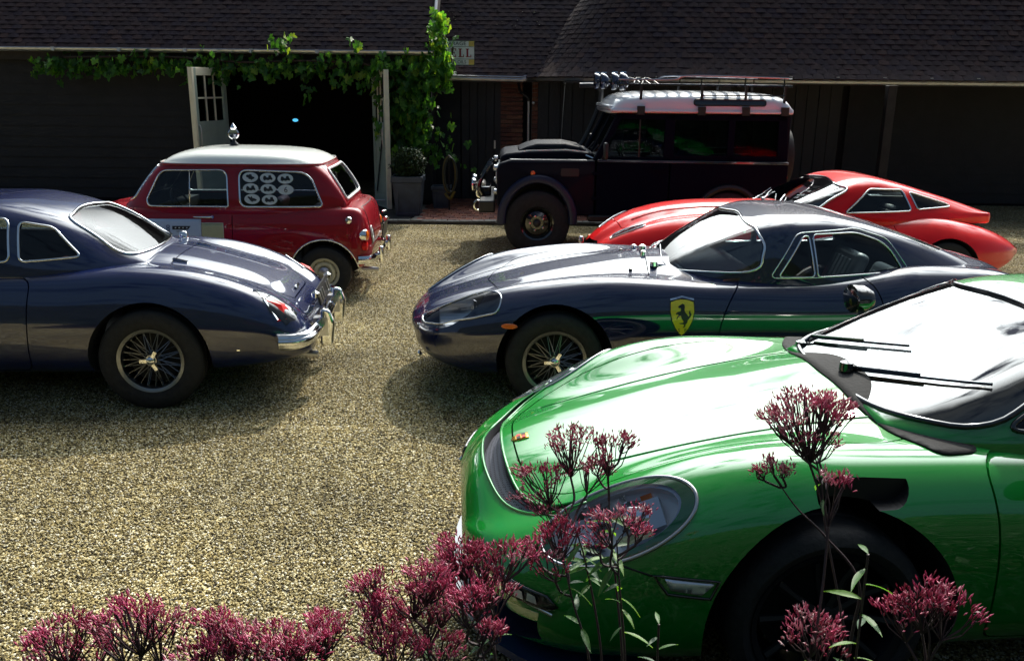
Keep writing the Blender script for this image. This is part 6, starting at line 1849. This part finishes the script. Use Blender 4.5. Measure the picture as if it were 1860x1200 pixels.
def vine():
    v = empty('climbing_vine', (-1.5, 14.95, 0)); tag(v, 'leafy green grape vine climbing the garage corner and along its eaves', 'vine')
    r_ = random.Random(5)
    lm = [leaf_mesh('leaf', m) for m in VL]
    wood = mat('vine_wood', (.05, .035, .025), .85, noise_amt=.4, bump=.5)
    st = [[(-1.55, 14.92, 0), (-1.50, 14.86, .6), (-1.62, 14.85, 1.3), (-1.48, 14.82, 2.0), (-1.20, 14.80, 2.6), (-1.12, 14.9, 3.0)],
          [(-1.55, 14.92, 0), (-1.75, 14.85, .9), (-1.85, 14.8, 1.7), (-2.1, 14.72, 2.25), (-3.2, 14.70, 2.36), (-4.4, 14.70, 2.33), (-5.5, 14.70, 2.40), (-7.2, 14.7, 2.38)],
          [(-1.48, 14.82, 1.4), (-1.25, 14.84, 1.9), (-1.05, 14.86, 2.3), (-1.0, 14.9, 2.6)]]
    for s in st: MB().tube(spline([tuple(Vector(p) - Vector((-1.5, 14.95, 0))) for p in s], 40), [.022] * 6 if False else .016, 7).build('vine_stem', wood, v, smooth=True)
    P = []
    def put(c, sx, sy, sz, n, sc=.13, m=None):
        for i in range(n):
            p = Vector((r_.gauss(c[0], sx), r_.gauss(c[1], sy), r_.gauss(c[2], sz)))
            P.append((p, sc * r_.uniform(.6, 1.15), m))
    # column beside the door
    for z in np.arange(1.0, 2.5, .10):
        put((-1.62 + .12 * math.sin(z * 3), 14.78, z), .25, .10, .09, 48)
    for z in np.arange(2.1, 3.05, .10): put((-1.20 - .03 * math.sin(z * 5), 14.72, z), .075, .08, .07, 22, .13)
    for z in np.arange(.72, 1.1, .1): put((-1.35, 14.8, z), .22, .08, .08, 9, .10)
    for x in np.arange(-7.6, -1.9, .13):
        w = .5 + .5 * noise.noise(Vector((x * 1.3, 0, 3)))
        put((x, 14.70, 2.30 - .09 * w), .10, .07, .085, int(6 + 16 * w), .12)
    for x, z, n in ((-3.72, 2.56, 16), (-3.62, 2.66, 8), (-2.52, 2.58, 9), (-4.9, 2.38, 12), (-5.2, 2.18, 14), (-4.75, 2.10, 10), (-2.75, 2.05, 14), (-2.35, 2.05, 16), (-3.3, 1.85, 6), (-2.1, 2.3, 24)):
        put((x, 14.60, z), .09, .06, .07, n, .12)
    cr = [p for p in P if rnd.random() < 2]
    cr.sort(key=lambda t: t[0].y - .6 * t[0].z * (1 if t[0].x > -5.8 else .2))
    mass = MB()
    k = 0
    for p, s, m in cr:
        c = r_.choices(range(4), [4, 3, 4, 1.2 if p.z > 2.2 else .3])[0]  # sunlight painted in: bright yellow-green leaves come more often near the top
        q = Matrix.Rotation(r_.uniform(-.9, .9), 3, 'Z') @ Matrix.Rotation(r_.uniform(.5, 1.5), 3, 'X') @ Matrix.Rotation(r_.uniform(-2.8, 2.8), 3, 'Y') @ Matrix.Rotation(r_.uniform(2.2, 4.1), 3, 'Z')
        lp = p - Vector((-1.5, 14.95, 0))
        if k < 300 and -5.75 < p.x:
            o = obj('leaf', lm[c], v); o.matrix_local = Matrix.Translation(lp) @ q.to_4x4() @ Matrix.Scale(s, 4); k += 1
        else:
            mass.add([q @ (w_.co * s) + lp for w_ in lm[c].vertices], [tuple(f.vertices) for f in lm[c].polygons], c)
    tag(mass.build('foliage', VL, v), kind='stuff')
    print('vine leaves', len(P))
vine()

# ================= mauve flower stalks in the foreground =================
FM = [mat('floret_%d' % i, c, .6, noise_amt=.25, noise_scale=40) for i, c in enumerate([(.66, .11, .24), (.80, .30, .40), (.42, .05, .12), (.92, .66, .68), (.20, .03, .05)])]
for fm in FM:
    n, l = fm.node_tree.nodes, fm.node_tree.links
    b = n['Principled BSDF']; t = n.new('ShaderNodeBsdfTranslucent'); t.inputs['Color'].default_value = (.55, .10, .22, 1)
    mx_ = n.new('ShaderNodeMixShader'); mx_.inputs['Fac'].default_value = .28
    l.new(b.outputs[0], mx_.inputs[1]); l.new(t.outputs[0], mx_.inputs[2]); l.new(mx_.outputs[0], n['Material Output'].inputs['Surface'])
STM = mat('purple_stem', (.045, .022, .028), .6, noise_amt=.3, noise_scale=20)
GLF = [leafmat('stalk_leaf_%d' % i, c, .4) for i, c in enumerate([(.06, .16, .03), (.11, .24, .03), (.03, .09, .03)])]
from_px = lambda px, py, dist: (lambda u, v: Vector((u, math.cos(TH) - v * math.sin(TH), -math.sin(TH) - v * math.cos(TH))) * dist + Vector((0, 0, HC)))(
    ((px - 930) * math.cos(ROLL) + (py - 600) * math.sin(ROLL)) / F_PX, (-(px - 930) * math.sin(ROLL) + (py - 600) * math.cos(ROLL)) / F_PX)
def floret(mb, p, d, ln, w, mi):
    d = d.normalized(); a = d.orthogonal().normalized(); b = d.cross(a)
    vs = [p] + [p + d * ln * .55 + (a * math.cos(t) + b * math.sin(t)) * w for t in (0, PI / 2, PI, 1.5 * PI)] + [p + d * ln]
    mb.add(vs, [(0, 1, 2), (0, 2, 3), (0, 3, 4), (0, 4, 1), (5, 2, 1), (5, 3, 2), (5, 4, 3), (5, 1, 4)], mi)
def stalk_leaf(ln, m):
    n = 6; vs = []; fs = []
    for i in range(n + 1):
        t = i / n; w = .125 * math.sin(PI * min(1, t * .93 + .04)) * (1 - .3 * t)
        z = -.35 * t * t
        vs += [(-w * ln, t * ln, z * ln + .03 * ln), (0, t * ln, z * ln), (w * ln, t * ln, z * ln + .03 * ln)]
    for i in range(n):
        a = i * 3
        fs += [(a, a + 1, a + 4, a + 3), (a + 1, a + 2, a + 5, a + 4)]
    return MB().add(vs, fs).mesh('leaf', m, smooth='all')
LFM = [stalk_leaf(.050, m) for m in GLF]
def stalk(label, dist, heads, stem_px, leaves=8, seed=1, tone=(4, 3, 3, .6, 2), lz=None, root=None):
    """heads: (px, py, radius m, florets, flatness); stem_px: picture points the stem passes"""
    r_ = random.Random(seed)
    sp = [from_px(*q, dist) for q in stem_px]
    base = Vector((sp[-1].x + (root or 0), sp[-1].y + .03, 0))
    o0 = base.copy()
    p = empty('flower_stalk', tuple(o0)); tag(p, label, 'flower', 'mauve flower stalks in the foreground')
    zb = (sp[-1] - o0)
    pts = spline([q - o0 for q in sp] + [Vector((zb.x * .9, zb.y * .9, zb.z - .14)), Vector((zb.x * .5, zb.y * .5, zb.z * .5)), Vector((0, 0, 0))], 70)
    rad = [.0010 + .0028 * (i / len(pts)) for i in range(len(pts))]
    MB().tube(pts, rad, 7).build('stem', STM, p, smooth=True)
    twig = MB()
    for hx, hy, hr, nf, flat in heads:
        c = from_px(hx, hy, dist + r_.uniform(-.03, .03)) - o0
        # branch leaves the stem below the head
        j = min(range(len(pts)), key=lambda i: (pts[i] - (c - Vector((0, 0, hr * 2.3)))).length)
        root_ = pts[j]
        neck = c - Vector((0, 0, hr * .9))
        neck = neck.lerp(root_, .25)
        twig.tube(spline([root_, (root_ + neck) / 2 + Vector((r_.uniform(-.01, .01), 0, -.005)), neck], 8), .0021, 5)
        fl = MB()
        nt = max(6, nf // 15)
        for t in range(nt):
            th = r_.uniform(0, 2 * PI); rr = math.sqrt(r_.random()) * hr
            top = c + Vector((rr * math.cos(th), rr * math.sin(th) * .8, hr * flat * (1 - (rr / hr)**2) * r_.uniform(.3, 1.1) - hr * .25 * r_.random()))
            mid = neck.lerp(top, .5) + Vector((r_.uniform(-.006, .006), r_.uniform(-.006, .006), -.004))
            twig.tube([neck, mid, top], .0011, 4)
            up = ((top - neck).normalized() + Vector((0, 0, .35))).normalized()
            tonek = r_.choices(range(5), tone)[0]
            for f in range(12):
                d = (up + Vector((r_.gauss(0, .42), r_.gauss(0, .42), r_.gauss(0, .3)))).normalized()
                b = top + Vector((r_.gauss(0, .005), r_.gauss(0, .005), r_.gauss(0, .0045)))
                floret(fl, b, d, r_.uniform(.0075, .0135), r_.uniform(.0010, .0017), tonek if r_.random() < .6 else r_.choices(range(5), tone)[0])
        tag(fl.build('flower_head', FM, p), kind='stuff')
    twig.build('twig', STM, p)
    n = len(pts)
    for k in range(leaves):
        if lz: j = r_.randrange(int(n * lz[0]), int(n * lz[1]))
        else: j = int(n * (.35 + .6 * k / max(1, leaves)))
        o = obj('leaf', LFM[r_.randrange(3)], p)
        o.location = pts[j]
        s = r_.uniform(.6, 1.15)
        o.rotation_euler = (r_.uniform(-.5, .5), r_.uniform(-.4, .4), k * 2.4 + r_.uniform(-.4, .4)); o.scale = (s, s, s)
    return p
stalk('tall mauve flower stalk over the green bonnet with two dense heads', 1.55,
      [(1040, 800, .055, 420, .5), (985, 865, .050, 360, .5), (1075, 850, .035, 170, .5), (965, 905, .03, 110, .4), (1000, 930, .028, 90, .4)],
      [(1010, 900), (1045, 960), (1070, 1050), (1092, 1190)], 16, 2, tone=(4, 4, 3, 2, 2), lz=(.22, .36))
stalk('slender mauve stalk with a small round head above the headlight', 1.50,
      [(1105, 815, .040, 220, .6), (1135, 800, .018, 40, .5), (1080, 840, .02, 50, .4)],
      [(1105, 850), (1108, 950), (1118, 1050), (1130, 1200)], 14, 3, tone=(4, 4, 3, 2, 2), lz=(.16, .34))
stalk('mauve flower head in front of the round headlight lens', 1.40,
      [(1110, 945, .040, 200, .4), (1150, 935, .030, 150, .5), (1165, 965, .02, 60, .4), (1080, 985, .018, 40, .4)],
      [(1120, 980), (1125, 1060), (1135, 1200)], 9, 4, tone=(5, 4, 2, 3, 1), lz=(.12, .34))
stalk('dark mauve round flower cluster left of the headlight', 1.38,
      [(1018, 968, .036, 300, .7), (970, 985, .014, 40, .6), (1000, 1020, .030, 120, .3), (970, 1010, .016, 40, .5)],
      [(1020, 1000), (1040, 1090), (1070, 1200)], 6, 5, tone=(4, 1, 5, .5, 3), lz=(.14, .34))
stalk('broad mauve flower cluster spreading over the green front bumper', 1.28,
      [(835, 1000, .040, 330, .6), (880, 1010, .04, 280, .5), (930, 1005, .035, 240, .4), (855, 1050, .05, 330, .5), (900, 1075, .035, 180, .4), (800, 1025, .03, 160, .5)],
      [(870, 1070), (880, 1120), (900, 1200)], 4, 6, lz=(.2, .4))
stalk('drooping mauve head low before the blue splitter of the green car', 1.18,
      [(875, 1145, .018, 70, .5), (900, 1150, .014, 40, .5), (845, 1100, .03, 150, .4), (865, 1085, .03, 120, .4)],
      [(870, 1160), (880, 1200), (885, 1230)], 4, 7)
stalk('bright mauve clusters leaning left over the gravel beside the green car', 1.22,
      [(775, 1050, .034, 300, .6), (745, 1082, .030, 240, .5), (805, 1095, .030, 200, .5), (760, 1128, .036, 240, .5), (705, 1108, .030, 200, .5), (800, 1175, .034, 200, .5)],
      [(765, 1130), (775, 1170), (785, 1230)], 3, 8, tone=(5, 4, 2, .8, 1))
stalk('pink topped flower stalk rising left of the mauve cluster', 1.20,
      [(676, 1052, .016, 110, .9), (668, 1072, .018, 90, .6), (688, 1092, .016, 70, .5), (690, 1150, .028, 200, .6), (715, 1180, .036, 220, .5), (668, 1112, .018, 90, .4)],
      [(690, 1120), (705, 1170), (715, 1230)], 3, 9, tone=(6, 4, 2, .5, .5))
stalk('rounded mauve head standing apart on the gravel at the bottom edge', 1.12,
      [(588, 1142, .032, 300, .7), (590, 1160, .025, 160, .4)], [(587, 1160), (585, 1200), (583, 1240)], 2, 10, tone=(4, 5, 1, 1, .5))
stalk('wide mauve flower head of pointed buds at the bottom edge', 1.08,
      [(505, 1165, .042, 340, .5), (540, 1180, .03, 180, .5), (485, 1185, .03, 160, .4), (520, 1205, .04, 200, .4)],
      [(515, 1180), (520, 1220), (522, 1260)], 2, 11, tone=(4, 4, 3, 2, 1))
stalk('mauve flower clusters at the bottom beside the blue car shadow', 1.10,
      [(390, 1135, .020, 140, .8), (420, 1160, .032, 260, .6), (455, 1152, .022, 140, .6), (355, 1190, .026, 200, .6), (410, 1200, .036, 220, .5)],
      [(415, 1180), (418, 1220), (420, 1260)], 2, 12, tone=(4, 5, 2, 1, 1))
stalk('tall pale mauve flower head against the bright green bonnet', 1.45,
      [(1470, 745, .075, 760, .45), (1425, 760, .040, 260, .4), (1505, 735, .040, 300, .5), (1450, 795, .03, 110, .4), (1490, 800, .03, 100, .4)],
      [(1478, 820), (1492, 880), (1500, 960), (1540, 1200)], 3, 13, tone=(4, 6, 1, 4, .5), lz=(.10, .28))
stalk('thin bare flower sprig crossing the green wing', 1.42,
      [(1402, 842, .014, 50, .6), (1380, 858, .012, 40, .5), (1424, 855, .009, 18, .5)],
      [(1420, 885), (1450, 925), (1500, 975), (1560, 1060)], 0, 14, tone=(2, 3, 1, 4, 1))
stalk('dusky flower heads by the dark wheel arch at the right', 1.2,
      [(1470, 1130, .038, 260, .5), (1450, 1150, .025, 100, .4), (1495, 1175, .035, 110, .4), (1515, 870, .02, 120, .6)],
      [(1480, 1160), (1490, 1200), (1495, 1240)], 2, 15, tone=(3, 3, 3, 4, 1))
# dentate leafy stalk at the right edge and a few more stalks beyond the photograph's sides
for (px, py, d, sd, lb) in ((1560, 1130, 1.15, 21, 'leafy green stalk with toothed leaves at the right of the wheel arch'),
                            (1190, 1240, 1.30, 22, 'short leafy green shoot at the bottom below the headlight')):
    r_ = random.Random(sd)
    c = from_px(px, py, d)
    p = empty('leafy_stalk', (c.x, c.y, 0)); tag(p, lb, 'plant')
    MB().tube(spline([(0, 0, 0), (.01, 0, c.z * .5), (0, 0, c.z + .1)], 20), .0018, 6).build('stem', STM, p, smooth=True)
    for k in range(16):
        o = obj('leaf', LFM[r_.randrange(3)], p); o.location = (0, 0, c.z + .1 - k * .022)
        s = r_.uniform(.5, 1.0); o.scale = (s, s, s); o.rotation_euler = (r_.uniform(-.2, .6), r_.uniform(-.4, .4), k * 2.4)
for (px, py, d, sd, lb) in ((250, 1120, 1.1, 31, 'mauve flower cluster at the far left of the flower bed'), (120, 1150, 1.15, 32, 'lowest mauve flower cluster at the left end of the bed'),
                            (1680, 1080, 1.2, 33, 'mauve flower cluster before the green door at the right end of the bed')):
    stalk(lb, d, [(px, py, .045, 300, .5), (px + 45, py + 25, .04, 200, .5), (px - 40, py + 30, .035, 180, .5)], [(px, py + 40), (px + 8, py + 100)], 3, sd)
sb_ = MB().box((0, 1.45, .03), (9, 2.1, .06)).build('flower_bed', soilm); tag(sb_, kind='structure')

lw = MB().box((0, -1.65, .03), (40, 3.9, .05)).build('lawn', mat('lawn_green', (.012, .026, .007), .95, noise_amt=.4, bump=.8)); tag(lw, kind='structure')
# unseen hedge added behind the camera: blocks low sky, mirrored in the cars' sides
hg = empty('unseen_hedge', (0, -4.2, 0)); tag(hg, 'unseen dark hedge added behind the camera to darken the car sides', 'hedge')
MB().box((0, 0, 2.0), (34, 1.2, 4.0)).build('hedge_core', mat('hedge_core', (.012, .018, .010), .9), hg)
r_ = random.Random(4); mb = MB()
for i in range(14000):
    x = r_.uniform(-17, 17); z = r_.uniform(0, 4.1); p = Vector((x, .62 + .12 * noise.noise(Vector((x, z, 0))), z))
    q = Matrix.Rotation(r_.uniform(0, 6.28), 3, 'Y') @ Matrix.Rotation(r_.uniform(-1, 1), 3, 'X'); s = r_.uniform(.04, .10)
    mb.add([p + q @ Vector(a) for a in ((0, 0, -s), (s * .5, .01, 0), (0, 0, s), (-s * .5, .01, 0))], [(0, 1, 2, 3)], r_.randrange(3))
hleaf = [mat('hedge_leaf_%d' % i, c, .6) for i, c in enumerate([(.012, .028, .008), (.018, .036, .010), (.008, .020, .007)])]
tag(mb.build('hedge_foliage', hleaf, hg), kind='stuff')

# low dark planting of the bed, under the flower stalks
r_ = random.Random(9); mb = MB()
for i in range(15000):
    x = r_.uniform(-4.2, 4.2); y = r_.uniform(.55, 2.42); z = r_.uniform(.05, .52) * min(1, max(.5, (2.75 - y) / 1.0))
    q = Matrix.Rotation(r_.uniform(0, 6.28), 3, 'Z') @ Matrix.Rotation(r_.uniform(-.9, .9), 3, 'X'); s = r_.uniform(.03, .07)
    mb.add([Vector((x, y, z)) + q @ Vector(a) for a in ((0, -s, 0), (s * .3, 0, s * .1), (0, s, 0), (-s * .3, 0, s * .1))], [(0, 1, 2, 3)], r_.randrange(3))
tag(mb.build('low_planting', hleaf), 'dense dark green leaves filling the flower bed', kind='stuff')
